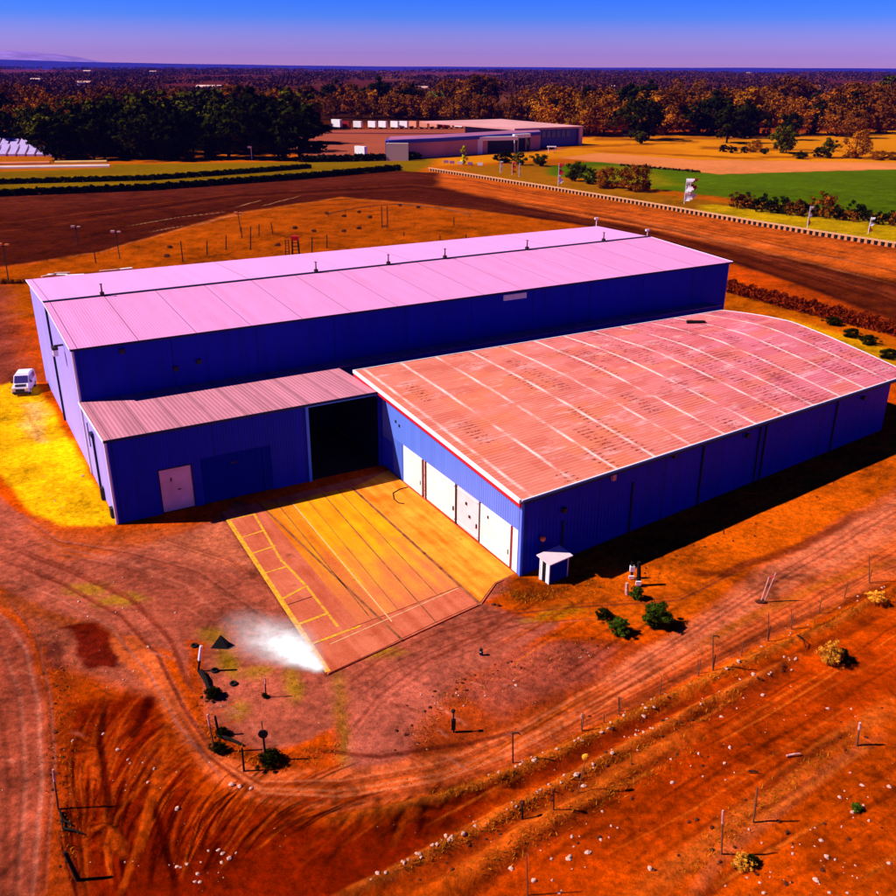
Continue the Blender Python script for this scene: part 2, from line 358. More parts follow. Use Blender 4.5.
PATH = [(560, 158), (600, 153), (700, 160), (896, 163), (1000, 163), (1000, 168), (896, 169), (720, 174), (640, 166), (600, 162)]
PAVED = [(290, 131), (480, 126), (590, 132), (560, 150), (440, 158), (390, 161), (320, 158), (290, 150)]

def strokes():
    S = []      # (line(px), width m, colour, strength, height)
    rr = random.Random(5)
    light = alb(200, 70, 4); dark = alb(66, 2, 0); mid = alb(150, 38, 0)
    # fan of machine tracks at the lower left
    for i in range(150):
        t = i / 149.0; x0 = 84 + 190 * t + rr.uniform(-9, 9); y0 = 900 - 60 * t + rr.uniform(-14, 14)
        dx = 14 + 120 * t + rr.uniform(-12, 12); dy = 150 - 75 * t + rr.uniform(-30, 12); bend = rr.uniform(-.22, -.10) * dy
        pts = []
        for q in range(6):
            u = q / 5.0; pts.append((x0 + dx * u + bend * math.sin(math.pi * u) * .8, y0 - dy * u + bend * .5 * math.sin(math.pi * u)))
        a_ = rr.randint(0, 2); pts = pts[a_:rr.randint(a_ + 3, 6)]
        if len(pts) > 1: S.append((pts, rr.uniform(0.05, 0.16), rr.choice([light, dark, dark, dark, mid]), rr.uniform(0.45, 0.9), rr.uniform(-0.03, 0.03)))
    for i in range(60):
        t = i / 59.0; x0 = 68 + 90 * t + rr.uniform(-8, 8); y0 = 800 - 20 * t + rr.uniform(-20, 20); dx = 10 + 75 * t + rr.uniform(-8, 8); dy = 95 - 35 * t + rr.uniform(-20, 10)
        pts = [(x0 + dx * u - 8 * math.sin(math.pi * u), y0 - dy * u - 4 * math.sin(math.pi * u)) for u in (0, .25, .5, .75, 1)]
        S.append((pts, rr.uniform(.05, .15), rr.choice([light, dark, mid, alb(170, 60, 10)]), rr.uniform(.4, .8), rr.uniform(-.03, .03)))
    for i in range(16):      # fan of scoops around the digger's spot
        a = R(170 + i * 9 + rr.uniform(-3, 3)); r_ = rr.uniform(18, 38)
        S.append(([(112 + 4 * math.cos(a), 826 - 4 * math.sin(a)), (112 + r_ * math.cos(a), 826 - r_ * math.sin(a) * 0.9)], rr.uniform(0.1, 0.25), rr.choice([light, mid, dark]), 0.7, 0.04))
    for i in range(14):
        a = R(140 + i * 8 + rr.uniform(-3, 3)); r_ = rr.uniform(20, 40)
        S.append(([(102 + 4 * math.cos(a), 752 - 4 * math.sin(a)), (102 + r_ * math.cos(a), 752 - r_ * math.sin(a) * 0.8)], rr.uniform(0.1, 0.25), rr.choice([light, mid, dark]), 0.6, 0.03))
    for l_, wd in ([(105, 700), (100, 740), (107, 790), (112, 822)], .3), ([(150, 790), (160, 820), (178, 896)], .25), ([(152, 692), (140, 725), (128, 740)], .5):
        S.append((l_, wd, dark, 0.9, -0.06))
    for l_ in ([(145, 830), (150, 800), (158, 790)], [(120, 896), (140, 840), (160, 760)], [(135, 860), (165, 760), (170, 700)]):
        S.append((l_, 0.22, light, 0.8, 0.03))
    # strokes dragged down the bank in the middle
    for i in range(26):
        x = 345 + i * 7 + rr.uniform(-6, 6); y = 800 - (x - 345) * 0.27 + rr.uniform(4, 16)
        S.append(([(x, y), (x - rr.uniform(6, 18), y + rr.uniform(14, 28)), (x - rr.uniform(14, 60), y + rr.uniform(24, 62))], rr.uniform(0.08, 0.3), rr.choice([dark, dark, mid, light]), rr.uniform(0.4, 0.8), rr.uniform(-0.05, 0.04)))
    S.append(([(515, 774), (517, 792)], 0.8, dark, 0.9, -0.05))
    # road ruts
    for off, k in ((0, .7), (3, .5), (7, .6), (11, .5), (14, .7), (18, .5), (22, .7), (26, .5), (30, .6), (34, .5)):
        ln = [(940, 478 + off * 1.6), (896, 500 + off * 1.7), (768, 575 + off * 1.6), (680, 632 + off * 1.3), (600, 684 + off), (512, 733 + off * .9), (440, 762 + off * .8), (340, 780 + off * .7), (262, 782 + off * .5), (205, 752 - off * .0), (165, 690 - off * .2)]
        S.append((ln, rr.uniform(.08, .18), rr.choice([mid, alb(130, 44, 12), light, alb(222, 112, 66)]), k, -0.03))
    S.append(([(300, 748), (380, 756), (430, 748), (470, 742), (540, 726)], 0.25, alb(110, 30, 12), .8, -0.03))
    S.append(([(896, 583), (768, 632), (690, 672), (620, 712)], 0.5, alb(120, 38, 6), .8, -0.1))
    S.append(([(896, 560), (820, 585), (740, 622), (700, 645)], 0.5, alb(205, 95, 20), .8, 0.03))
    S.append(([(885, 503), (800, 545), (760, 560), (720, 574), (680, 570)], 0.7, alb(120, 35, 8), .8, -0.03))
    # ridges in the lower right: bright verge and dark ditch, twice
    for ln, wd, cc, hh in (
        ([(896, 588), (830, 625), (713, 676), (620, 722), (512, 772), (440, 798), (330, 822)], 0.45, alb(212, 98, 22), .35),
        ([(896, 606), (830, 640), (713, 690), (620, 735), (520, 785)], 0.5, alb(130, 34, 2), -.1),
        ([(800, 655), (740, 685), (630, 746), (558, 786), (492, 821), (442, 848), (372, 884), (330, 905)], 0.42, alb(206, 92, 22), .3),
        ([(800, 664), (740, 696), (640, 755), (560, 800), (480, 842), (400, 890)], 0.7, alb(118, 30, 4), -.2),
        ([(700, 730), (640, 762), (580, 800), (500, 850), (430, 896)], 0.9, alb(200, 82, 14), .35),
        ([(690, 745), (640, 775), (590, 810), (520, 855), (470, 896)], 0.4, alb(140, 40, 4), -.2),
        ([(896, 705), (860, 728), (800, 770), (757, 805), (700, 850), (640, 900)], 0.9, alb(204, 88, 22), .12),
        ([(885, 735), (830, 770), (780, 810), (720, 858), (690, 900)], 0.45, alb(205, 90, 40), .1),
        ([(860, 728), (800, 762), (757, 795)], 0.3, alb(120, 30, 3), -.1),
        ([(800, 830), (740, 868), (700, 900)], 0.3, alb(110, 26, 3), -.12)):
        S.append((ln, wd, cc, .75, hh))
    for i in range(40):     # loose drag marks in the lower right
        x = rr.uniform(560, 896); y = rr.uniform(690, 896); dx = rr.uniform(20, 70)
        S.append(([(x, y), (x + dx * .5, y - dx * .33 + rr.uniform(-5, 5)), (x + dx, y - dx * .6)], rr.uniform(.07, .2), rr.choice([light, mid, alb(140, 40, 4)]), .4, rr.uniform(-.03, .04)))
    # ruts of the yard and of the left road
    for ln in ([(0, 508), (60, 545), (130, 556), (200, 575), (250, 610), (290, 640)], [(0, 522), (60, 552), (130, 566), (190, 590), (230, 625)], [(0, 545), (70, 572), (130, 600), (170, 640), (190, 690)], [(0, 556), (60, 580), (118, 612), (155, 650), (180, 700), (215, 752)],
               [(0, 572), (60, 596), (110, 625), (146, 668), (178, 722), (222, 775)], [(10, 600), (38, 640), (50, 690), (56, 760), (46, 896)], [(0, 612), (26, 650), (38, 700), (42, 780), (32, 896)], [(0, 640), (20, 690), (26, 780), (16, 896)], [(0, 700), (10, 780), (4, 896)],
               [(340, 690), (380, 660), (440, 632), (500, 615), (600, 606), (680, 600), (760, 560)], [(352, 700), (390, 670), (450, 642), (520, 622), (600, 616)], [(348, 740), (380, 700), (430, 664), (500, 636)], [(150, 535), (230, 560), (290, 600)], [(100, 545), (180, 552), (250, 580)]):
        for q in range(3):
            o = rr.uniform(-5, 5); S.append(([(x + o * .3, y + o) for x, y in ln], rr.uniform(.08, .22), rr.choice([alb(130, 46, 26), alb(190, 98, 74), alb(145, 58, 36)]), rr.uniform(.4, .75), -.015))
    for i in range(70):     # scuffs
        x = rr.uniform(0, 560); y = rr.uniform(530, 760); dx = rr.uniform(8, 34)
        S.append(([(x, y), (x + dx, y + dx * rr.uniform(.2, .7))], rr.uniform(.06, .2), rr.choice([alb(120, 40, 22), alb(205, 110, 84)]), rr.uniform(.3, .6), 0))
    for i in range(90):     # fine ruts running with the slope in the lower right
        x = rr.uniform(420, 880); y = rr.uniform(640, 890); L_ = rr.uniform(40, 150); sl = rr.uniform(.52, .68)
        S.append(([(x, y), (x + L_ * .5, y - L_ * .5 * sl + rr.uniform(-3, 3)), (x + L_, y - L_ * sl)], rr.uniform(.06, .2), rr.choice([alb(235, 104, 20), alb(150, 42, 0), alb(110, 26, 0)]), rr.uniform(.3, .6), rr.uniform(-.02, .02)))
    # race track: long brush marks along the bends
    for k in range(46):
        t = rr.random(); line = []
        for j in range(11):
            s = j / 10.0
            xo = np.interp(s, np.linspace(0, 1, len(TRACK_OUT)), [p[0] for p in TRACK_OUT]); yo = np.interp(s, np.linspace(0, 1, len(TRACK_OUT)), [p[1] for p in TRACK_OUT])
            ins = TRACK_IN[::-1]
            xi_ = [p[0] for p in ins]; yi_ = [p[1] for p in ins]
            yi = np.interp(xo, xi_, yi_)
            line.append((xo, yo + (yi - yo) * (0.06 + 0.9 * t)))
        a = rr.randint(0, 7); b = min(11, a + rr.randint(2, 6)); seg = line[a:b + 1]
        if len(seg) < 2: continue
        S.append((seg, rr.uniform(.3, 1.3), rr.choice([alb(60, 12, 5), alb(45, 10, 5), alb(135, 55, 28), alb(112, 42, 20)]), rr.uniform(.3, .65), 0))
    for ln in ([(128, 226), (180, 217), (225, 212)], [(196, 226), (222, 218), (245, 214)], [(262, 206), (300, 196)], [(236, 207), (262, 200)], [(150, 232), (170, 228), (184, 226)]):
        S.append((ln, .35, alb(200, 130, 90), .7, 0))
    for ln in ([(0, 268), (100, 252), (230, 215), (340, 198), (400, 203), (500, 215)],):
        S.append((ln, .6, alb(190, 100, 50), .7, .0))
    for ln in ([(640, 222), (720, 240), (896, 285)], [(600, 214), (700, 232), (896, 270)], [(500, 200), (620, 222), (760, 250)]):
        S.append((ln, .5, alb(205, 120, 70), .45, 0))
    # sand patch marks
    for ln in ([(0, 405), (40, 402), (50, 398)], [(5, 440), (60, 437), (75, 434)], [(20, 400), (36, 430), (40, 440)]):
        S.append((ln, .25, alb(200, 110, 20), .5, 0))
    # tracks behind the hall on the left
    for ln in ([(0, 345), (30, 338)], [(0, 320), (25, 312)], [(-10, 366), (33, 357)], [(0, 300), (20, 294)]):
        S.append((ln, .5, alb(175, 80, 60), .6, 0))
    for ln in ([(228, 256), (250, 262)], [(180, 262), (190, 266)], [(270, 234), (300, 238)], [(340, 246), (352, 250)], [(410, 262), (440, 268)]):
        S.append((ln, .6, alb(120, 40, 6), .6, 0))
    return S

def ground_fields(X, Y):
    """returns colour (n,3), height (n), region id (n)"""
    n = X.size
    wx = X + 1.1 * fbm(X, Y, 5.0, 3) * (1 + Y / 120) + .5 * fbm(X, Y, 1.0, 31)
    wy = Y + 1.4 * fbm(X, Y, 5.0, 8) * (1 + Y / 120) + .5 * fbm(X, Y, 1.0, 38)
    col = np.zeros((n, 3)); rid = np.zeros(n, int)
    base = np.array(alb(218, 76, 0)); col[:] = base
    H = 0.16 * fbm(X, Y, 9, 50) + 0.10 * fbm(X, Y, 1.6, 51)
    near = sm((120 - Y) / 30)
    rough = np.ones(n)
    def region(pts, c, soft, r=None, warp=1.0, amt=1.0):
        P = G2(pts)
        xs = [p[0] for p in P]; ys = [p[1] for p in P]
        k = (X > min(xs) - 6 - soft * 2) & (X < max(xs) + 6 + soft * 2) & (Y > min(ys) - 8 - soft * 2) & (Y < max(ys) + 8 + soft * 2)
        idx = np.where(k)[0]
        if idx.size == 0: return None
        d = sdf(X[idx] + (wx[idx] - X[idx]) * warp, Y[idx] + (wy[idx] - Y[idx]) * warp, P)
        f = sm(0.5 - d / (2 * soft)) * amt
        col[idx] = col[idx] * (1 - f[:, None]) + np.array(alb(*c)) * f[:, None]
        if r is not None: rid[idx[d < 0]] = r
        return idx, f
    # broad tones of the plain
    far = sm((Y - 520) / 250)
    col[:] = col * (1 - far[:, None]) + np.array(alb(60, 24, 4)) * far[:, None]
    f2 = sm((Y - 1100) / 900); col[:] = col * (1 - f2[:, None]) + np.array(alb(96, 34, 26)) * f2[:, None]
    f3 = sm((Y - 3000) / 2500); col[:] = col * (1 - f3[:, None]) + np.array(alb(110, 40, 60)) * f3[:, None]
    patch = vnoise(X / 260 + .3 * vnoise(X / 90, Y / 90, 9), Y / 420, 77)
    pf = sm((Y - 650) / 200)
    for lo, c_ in ((0.80, (150, 80, 60)), (0.66, (110, 55, 34))):
        f = sm((patch - lo) / .03) * pf * .8; col[:] = col * (1 - f[:, None]) + np.array(alb(*c_)) * f[:, None]
    f = sm((0.22 - patch) / .03) * pf * sm((2400 - Y) / 600) * .8; col[:] = col * (1 - f[:, None]) + np.array(alb(70, 84, 12)) * f[:, None]
    mid = sm((Y - 200) / 100) * sm((560 - Y) / 60)
    col[:] = col * (1 - mid[:, None] * .8) + np.array(alb(190, 92, 0)) * mid[:, None] * .8
    region([(-200, 150), (0, 152), (300, 152), (440, 150), (440, 140), (300, 120), (-200, 120)], (20, 14, 2), 8)
    region([(-200, 166), (0, 165), (150, 164), (300, 162), (440, 158), (420, 172), (0, 193), (-200, 200)], (136, 96, 0), 3)
    region([(-200, 156), (0, 157), (110, 158), (110, 168), (0, 172), (-200, 178)], (190, 96, 4), 2)
    region([(440, 152), (560, 140), (640, 133), (760, 134), (1000, 128), (1000, 166), (700, 160), (600, 154), (540, 160), (440, 166)], (226, 130, 4), 6)
    region([(448, 168), (548, 162), (560, 178), (700, 200), (896, 216), (1000, 224), (1000, 262), (896, 246), (700, 214), (560, 190)], (160, 92, 2), 3)
    region([(700, 204), (800, 212), (896, 222), (1000, 230), (1000, 258), (896, 244), (780, 226), (700, 212)], (196, 146, 0), 2)
    region(PAVED, (176, 84, 62), 4, 5)
    region(GREEN, (84, 102, 0), 2.5, 4)
    region([(590, 166), (640, 166), (680, 185), (640, 187), (600, 182)], (150, 116, 0), 5, None, 1, .6)
    region(PATH, (232, 130, 70), 2, 6)
    for e in ([(640, 110), (700, 104), (720, 112), (660, 118)], [(420, 92), (470, 89), (480, 95), (430, 98)], [(575, 93), (650, 96), (640, 104), (570, 101)]):
        region(e, (84, 110, 12), 20)
    for e in ([(560, 146), (700, 141), (700, 143), (560, 149)], [(700, 146), (840, 150), (840, 152), (700, 149)], [(590, 138), (760, 136), (760, 139), (590, 141)], [(760, 156), (1000, 157), (1000, 159), (760, 158.5)], [(600, 150), (760, 158), (760, 160), (600, 152)]):
        region(e, (150, 66, 0), 2.5, None, 1.5, .8)  # dark strips painted for tree shadows, hedge lines and darker ground
    region([(580, 150), (640, 146), (700, 152), (640, 155)], (200, 100, 6), 8, None, 1, .7)
    # infield and track
    region([(-120, 290), (0, 268), (100, 252), (230, 214), (340, 197), (400, 202), (470, 209), (560, 222), (700, 255), (700, 300), (300, 300), (-120, 330)], (176, 72, 0), 3)
    region([(-120, 284), (0, 284), (36, 380), (0, 386), (-120, 400)], (150, 60, 42), 3)
    region(TRACK_OUT + TRACK_IN, (80, 24, 8), 1.5, 3, .5)
    region([(560, 196), (640, 207), (760, 228), (896, 250), (1000, 268), (1000, 380), (896, 323), (740, 266), (650, 237), (600, 228)], (104, 34, 6), 9, None, .6, .8)
    region([(440, 173), (560, 194), (700, 217), (896, 250), (1000, 268), (1000, 302), (896, 280), (640, 228), (520, 205), (440, 186)], (212, 90, 20), 3, None, .5, .95)
    region([(-120, 200), (200, 185), (400, 173), (420, 178), (260, 192), (-120, 224)], (106, 38, 22), 8, None, 1, .7)
    region([(722, 286), (896, 338), (1000, 370), (1000, 400), (896, 372), (800, 330), (722, 312)], (205, 92, 0), 2)
    region([(780, 316), (896, 350), (900, 372), (840, 345)], (215, 140, 0), 1.5)
    # near ground
    region([(500, 560), (610, 560), (896, 440), (940, 420), (940, 470), (896, 490), (760, 566), (690, 622), (600, 628), (500, 606)], (228, 92, 2), 1.2)
    region([(62, 700), (150, 690), (186, 745), (240, 800), (330, 818), (440, 798), (512, 774), (620, 722), (700, 690), (640, 740), (520, 800), (420, 860), (370, 900), (300, 960), (70, 960), (66, 800)], (136, 26, 0), 1.2, None, 1.8)
    region([(45, 690), (60, 640), (110, 650), (66, 700), (68, 800), (100, 960), (30, 960), (52, 800)], (166, 56, 10), 1.0, None, 1, .8)
    region(LEFT_ROAD, (168, 70, 46), .4, 2, .5)
    region([(24, 600), (70, 615), (150, 660), (175, 700), (130, 690), (60, 660), (40, 640)], (184, 84, 56), .8)
    region([(0, 560), (60, 590), (120, 625), (160, 660), (150, 668), (100, 640), (0, 600)], (176, 72, 28), .7)
    region([(600, 745), (720, 695), (810, 650), (896, 612), (1000, 560), (1000, 640), (896, 700), (800, 762), (700, 832), (600, 905), (440, 930), (500, 850)], (188, 56, 0), 1.5, None, 1.5, .85)
    region([(640, 760), (700, 735), (760, 720), (740, 770), (660, 820)], (160, 42, 0), 1.5, None, 2, .6)
    region([(780, 690), (860, 650), (896, 650), (896, 690), (820, 740)], (170, 48, 0), 1.5, None, 2, .6)
    region([(820, 800), (896, 760), (896, 900), (760, 900)], (196, 64, 0), 1.5, None, 2, .7)
    region([(560, 745), (640, 722), (700, 700), (640, 735), (570, 775)], (130, 30, 0), .8, None, 1.5, .7)
    y_ = region(YARD, (176, 80, 56), 0.35, 1, .6)
    region([(30, 512), (62, 528), (118, 527), (220, 516), (150, 545), (60, 560), (20, 530)], (196, 78, 20), .9, None, 1, .8)
    region([(150, 545), (224, 522), (262, 570), (200, 560)], (206, 104, 68), 1.2, None, 1, .7)
    region([(100, 560), (200, 570), (240, 610), (180, 640), (120, 600)], (146, 62, 42), 2.0, None, 1, .6)
    region([(185, 640), (205, 640), (200, 700), (215, 735), (262, 757), (330, 745), (340, 700), (355, 700), (352, 745), (300, 775), (240, 772), (205, 740), (188, 700)], (186, 62, 4), .4)
    region([(410, 756), (415, 715), (450, 688), (520, 652), (590, 638), (650, 646), (690, 620), (640, 658), (590, 690), (520, 723), (460, 749)], (178, 62, 14), .4)
    region([(445, 700), (500, 660), (560, 645), (620, 648), (590, 680), (500, 715)], (182, 80, 58), .8, None, 1.5, .8)
    region(ROAD_BAND, (222, 94, 40), .3, 2, .45)
    region([(896, 498), (820, 536), (760, 574), (690, 628), (600, 680), (620, 690), (700, 645), (790, 590), (896, 535)], (224, 110, 72), .6, None, .6, .9)
    region([(330, 690), (360, 690), (420, 660), (470, 640), (440, 700), (400, 752), (350, 760)], (192, 90, 68), 1.4, None, 1, .8)
    region([(68, 627), (94, 624), (108, 636), (122, 655), (118, 667), (86, 666), (80, 648)], (112, 14, 2), .3, None, 1, .95)
    region([(44, 648), (66, 640), (70, 664), (56, 668)], (130, 48, 34), .4, None, 1, .8)
    for c_, r_ in (((214, 634), (14, 9)), ((228, 655), (12, 12)), ((233, 663), (9, 10)), ((258, 669), (12, 7)), ((292, 676), (9, 14)), ((292, 690), (9, 8)), ((238, 706), (10, 11)), ((90, 588), (24, 7)), ((122, 602), (24, 7)), ((342, 700), (5, 26)), ((382, 655), (28, 7)), ((346, 740), (6, 20)), ((560, 614), (26, 5)), ((540, 618), (24, 4))):
        region([(c_[0] + r_[0] * math.cos(a * .785), c_[1] + r_[1] * math.sin(a * .785)) for a in range(8)], (160, 110, 0), .7, None, 1.4, .7)
    region([(500, 584), (514, 578), (530, 582), (560, 590), (575, 586), (560, 600), (524, 608), (506, 602)], (165, 60, 2), .5, None, 1.3, .9)
    region(SAND, (255, 178, 4), .5, 7, .5)
    region([(24, 404), (34, 404), (44, 440), (38, 440)], (255, 190, 120), 1.2, None, 1.5, .7)
    region([(60, 450), (72, 440), (84, 470), (70, 480)], (255, 205, 4), 1.2, None, 1.2, .7)
    # heavy machine marks, berms and ditches
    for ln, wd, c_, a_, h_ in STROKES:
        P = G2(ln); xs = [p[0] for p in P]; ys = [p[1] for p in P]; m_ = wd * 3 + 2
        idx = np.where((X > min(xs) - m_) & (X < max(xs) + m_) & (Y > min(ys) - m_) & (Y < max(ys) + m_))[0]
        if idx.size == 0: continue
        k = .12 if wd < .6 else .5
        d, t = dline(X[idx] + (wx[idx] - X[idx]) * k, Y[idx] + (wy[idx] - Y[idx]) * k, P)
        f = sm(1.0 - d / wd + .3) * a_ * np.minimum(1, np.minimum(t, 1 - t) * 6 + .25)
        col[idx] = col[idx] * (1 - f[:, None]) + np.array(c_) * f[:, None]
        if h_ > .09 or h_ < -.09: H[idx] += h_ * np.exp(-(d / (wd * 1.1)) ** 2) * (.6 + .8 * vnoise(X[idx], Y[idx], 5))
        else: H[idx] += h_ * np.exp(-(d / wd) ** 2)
    # flatten: yard, pad, sand and under the buildings
    flat = np.zeros(n)
    for P, s_ in ((G2(YARD), 2), (PAD, 1.5), (G2(SAND), 2), ([tuple(UV(-1, -2)[:2]), tuple(UV(94, -28)[:2]), tuple(UV(94, 54)[:2]), tuple(UV(-1, 54)[:2])], 3), (G2([(517, 577), (896, 430), (896, 360), (400, 480)]), 3)):
        d = sdf(X, Y, P); flat = np.maximum(flat, sm(1 - np.maximum(d, 0) / s_))
    rb = sdf(X, Y, G2(ROAD_BAND)); flat = np.maximum(flat, .8 * sm(1 - np.maximum(rb, 0) / 1.0))
    H = H * (1 - flat * .93) * near - .02 * flat
    d = sdf(X, Y, PAD); H = np.where(d < .15, -.12, H)
    for poly in ([UV(0, .0), UV(92, 0), UV(92, 47), UV(0, 47)],):
        d = sdf(X, Y, [tuple(p[:2]) for p in poly]); H = np.where(d < -.3, -.12, H)
    # soil grain
    g1 = fbm(X, Y, 3.0, 90, 5); g2 = fbm(X, Y, .5, 95, 3)
    g0 = fbm(X, Y, 11.0, 70, 3); k = 1 + (1.25 * g1 + .9 * g2 + .7 * g0) * sm((500 - Y) / 300) + .5 * fbm(X, Y, 60, 99, 4) * sm((Y - 100) / 300)
    col = np.clip(col * np.clip(k, .35, 1.8)[:, None], 0, .95)
    return col, H, rid

STROKES = strokes()
rows = [-60.0, -20.0, 5.0, 16.0] + list(np.exp(np.linspace(math.log(24), math.log(72), 640))) + list(np.exp(np.linspace(math.log(72.3), math.log(520), 420))) + list(np.exp(np.linspace(math.log(526), math.log(15000), 150)))
rows = np.array(rows); ucol = np.linspace(-1.0, 1.0, 900); ucol = np.sign(ucol) * np.abs(ucol) ** 1.15
Yg, Ug = np.meshgrid(rows, ucol, indexing='ij')
Xg = Ug * (np.maximum(Yg, 24) * .98 + 6) ; X = Xg.ravel(); Y = Yg.ravel()
colr, Hh, rid = ground_fields(X, Y)
nr, nc = Xg.shape
ii, jj = np.meshgrid(np.arange(nr - 1), np.arange(nc - 1), indexing='ij'); a_ = (ii * nc + jj).ravel()
quads = np.stack([a_, a_ + 1, a_ + nc + 1, a_ + nc], 1)
qr = rid[quads]; qid = np.sort(qr, axis=1)[:, 1]
GH = (Xg, Yg, Hh.reshape(Xg.shape))
def gz(x, y):
    """height of the modelled ground"""
    i = int(np.clip(np.searchsorted(rows, y) - 1, 0, nr - 2)); u = x / (max(y, 24) * .98 + 6)
    j = int(np.clip(np.searchsorted(ucol, u) - 1, 0, nc - 2))
    return float(GH[2][i:i + 2, j:j + 2].mean())

def ground_mat(name, bscale=1.0):
    m = bpy.data.materials.new(name); m.use_nodes = True; n = m.node_tree.nodes; l = m.node_tree.links
    b = n['Principled BSDF']; b.inputs['Roughness'].default_value = 1; b.inputs['Specular IOR Level'].default_value = 0
    at = n.new('ShaderNodeAttribute'); at.attribute_name = 'soil'
    t = n.new('ShaderNodeTexCoord')
    def nz(sc, det, rg=.6):
        q = n.new('ShaderNodeTexNoise'); q.inputs['Scale'].default_value = sc; q.inputs['Detail'].default_value = det; q.inputs['Roughness'].default_value = rg
        l.new(t.outputs['Object'], q.inputs['Vector']); return q.outputs['Fac']
    def mr(v, a, b_, c, d):
        q = n.new('ShaderNodeMapRange'); q.inputs[1].default_value = a; q.inputs[2].default_value = b_; q.inputs[3].default_value = c; q.inputs[4].default_value = d; l.new(v, q.inputs[0]); return q.outputs[0]
    def mul(a, b_):
        q = n.new('ShaderNodeMath'); q.operation = 'MULTIPLY'; l.new(a, q.inputs[0]); l.new(b_, q.inputs[1]); return q.outputs[0]
    f = mul(mr(nz(2.2, 8, .72), .28, .72, .45, 1.5), mr(nz(14, 5, .75), .3, .7, .6, 1.35))
    cb = n.new('ShaderNodeCombineXYZ'); [l.new(f, cb.inputs[i]) for i in range(3)]
    x = n.new('ShaderNodeMix'); x.data_type = 'RGBA'; x.blend_type = 'MULTIPLY'; x.inputs[0].default_value = 1
    l.new(at.outputs['Color'], x.inputs[6]); l.new(cb.outputs[0], x.inputs[7])
    v2 = n.new('ShaderNodeTexVoronoi'); v2.inputs['Scale'].default_value = 2.9; l.new(t.outputs['Object'], v2.inputs['Vector'])
    ds = mul(mr(v2.outputs['Distance'], .10, .22, .8, 0), mr(nz(.22, 5), .48, .58, 0, 1))
    xd = n.new('ShaderNodeMix'); xd.data_type = 'RGBA'; l.new(mul(ds, at.outputs['Alpha']), xd.inputs[0]); l.new(x.outputs[2], xd.inputs[6]); xd.inputs[7].default_value = (.09, .012, .001, 1); x = xd
    # sparse pale pebbles
    vo = n.new('ShaderNodeTexVoronoi'); vo.inputs['Scale'].default_value = 1.9; l.new(t.outputs['Object'], vo.inputs['Vector'])
    ps = mul(mr(vo.outputs['Distance'], .07, .11, 1, 0), mr(nz(.35, 4), .55, .62, 0, 1))
    y = n.new('ShaderNodeMix'); y.data_type = 'RGBA'; l.new(mul(ps, at.outputs['Alpha']), y.inputs[0]); l.new(x.outputs[2], y.inputs[6]); y.inputs[7].default_value = (.72, .36, .22, 1)
    l.new(y.outputs[2], b.inputs['Base Color'])
    bp = n.new('ShaderNodeBump'); bp.inputs['Strength'].default_value = .9 * bscale; bp.inputs['Distance'].default_value = .17
    ad = n.new('ShaderNodeMath'); ad.operation = 'ADD'; l.new(nz(3.5, 9, .7), ad.inputs[0]); l.new(ps, ad.inputs[1])
    l.new(ad.outputs[0], bp.inputs['Height']); l.new(bp.outputs[0], b.inputs['Normal'])
    return m
GM = ground_mat('soil'); GM2 = ground_mat('compacted_gravel', .5)
def sub_mesh(name, mask, m):
    q = quads[mask]
    used, inv = np.unique(q.ravel(), return_inverse=True)
    me = bpy.data.meshes.new(name)
    co = np.stack([X[used], Y[used], Hh[used]], 1)
    me.vertices.add(len(used)); me.vertices.foreach_set('co', co.ravel().astype(np.float32))
    me.loops.add(q.size); me.loops.foreach_set('vertex_index', inv.astype(np.int32).ravel())
    me.polygons.add(len(q)); me.polygons.foreach_set('loop_start', np.arange(0, q.size, 4, dtype=np.int32)); me.polygons.foreach_set('loop_total', np.full(len(q), 4, np.int32))
    me.polygons.foreach_set('use_smooth', np.ones(len(q), bool))
    me.update(calc_edges=True)
    at = me.attributes.new('soil', 'FLOAT_COLOR', 'POINT')
    alpha = np.where(Y[used] < 140, 1.0, 0.0)
    at.data.foreach_set('color', np.concatenate([colr[used], alpha[:, None]], 1).ravel().astype(np.float32))
    me.materials.append(m)
    o = bpy.data.objects.new(name, me); C.collection.objects.link(o)
    return o
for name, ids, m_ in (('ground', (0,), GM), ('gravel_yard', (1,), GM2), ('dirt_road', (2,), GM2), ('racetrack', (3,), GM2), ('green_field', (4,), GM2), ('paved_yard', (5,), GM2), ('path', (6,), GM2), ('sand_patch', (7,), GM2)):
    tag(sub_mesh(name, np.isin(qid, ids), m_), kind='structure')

# distant ridge and far mountain
def ridge(name, dist, az0, az1, prof, depth, col, seed):
    b = MB(); nx = 160; ny = 8; vs = []
    for j in range(ny):
        for i in range(nx):
            t = i / (nx - 1); a = R(az0 + (az1 - az0) * t); r_ = dist + depth * (j / (ny - 1))
            h = prof(t) * math.sin(math.pi * min(1, j / (ny - 1) * .5 + .0)) * (1 + .03 * math.sin(t * 37 + seed) + .02 * math.sin(t * 91 + j))
            vs.append((math.sin(a) * r_, math.cos(a) * r_, h - 2))
    fs = [(j * nx + i, j * nx + i + 1, (j + 1) * nx + i + 1, (j + 1) * nx + i) for j in range(ny - 1) for i in range(nx - 1)]
    b.add(vs, fs); o = b.build(name, mat(name + '_haze_tint', col, .95, .05, (.004, .4)), smooth=True)
    return tag(o, kind='structure')
ridge('hills', 8000, -42, 42, lambda t: 40 + 34 * math.exp(-((t - .16) / .13) ** 2) + 5 * math.sin(t * 9), 2500, alb(46, 40, 150), 1)  # distance haze is put into the blue base colour
ridge('mountain', 13500, -36, -18, lambda t: 40 + 165 * float(sm(np.array(min(t / .25, (1 - t) / .3)))), 2000, (.34, .20, .55), 2)  # lavender base colour carries the haze as well

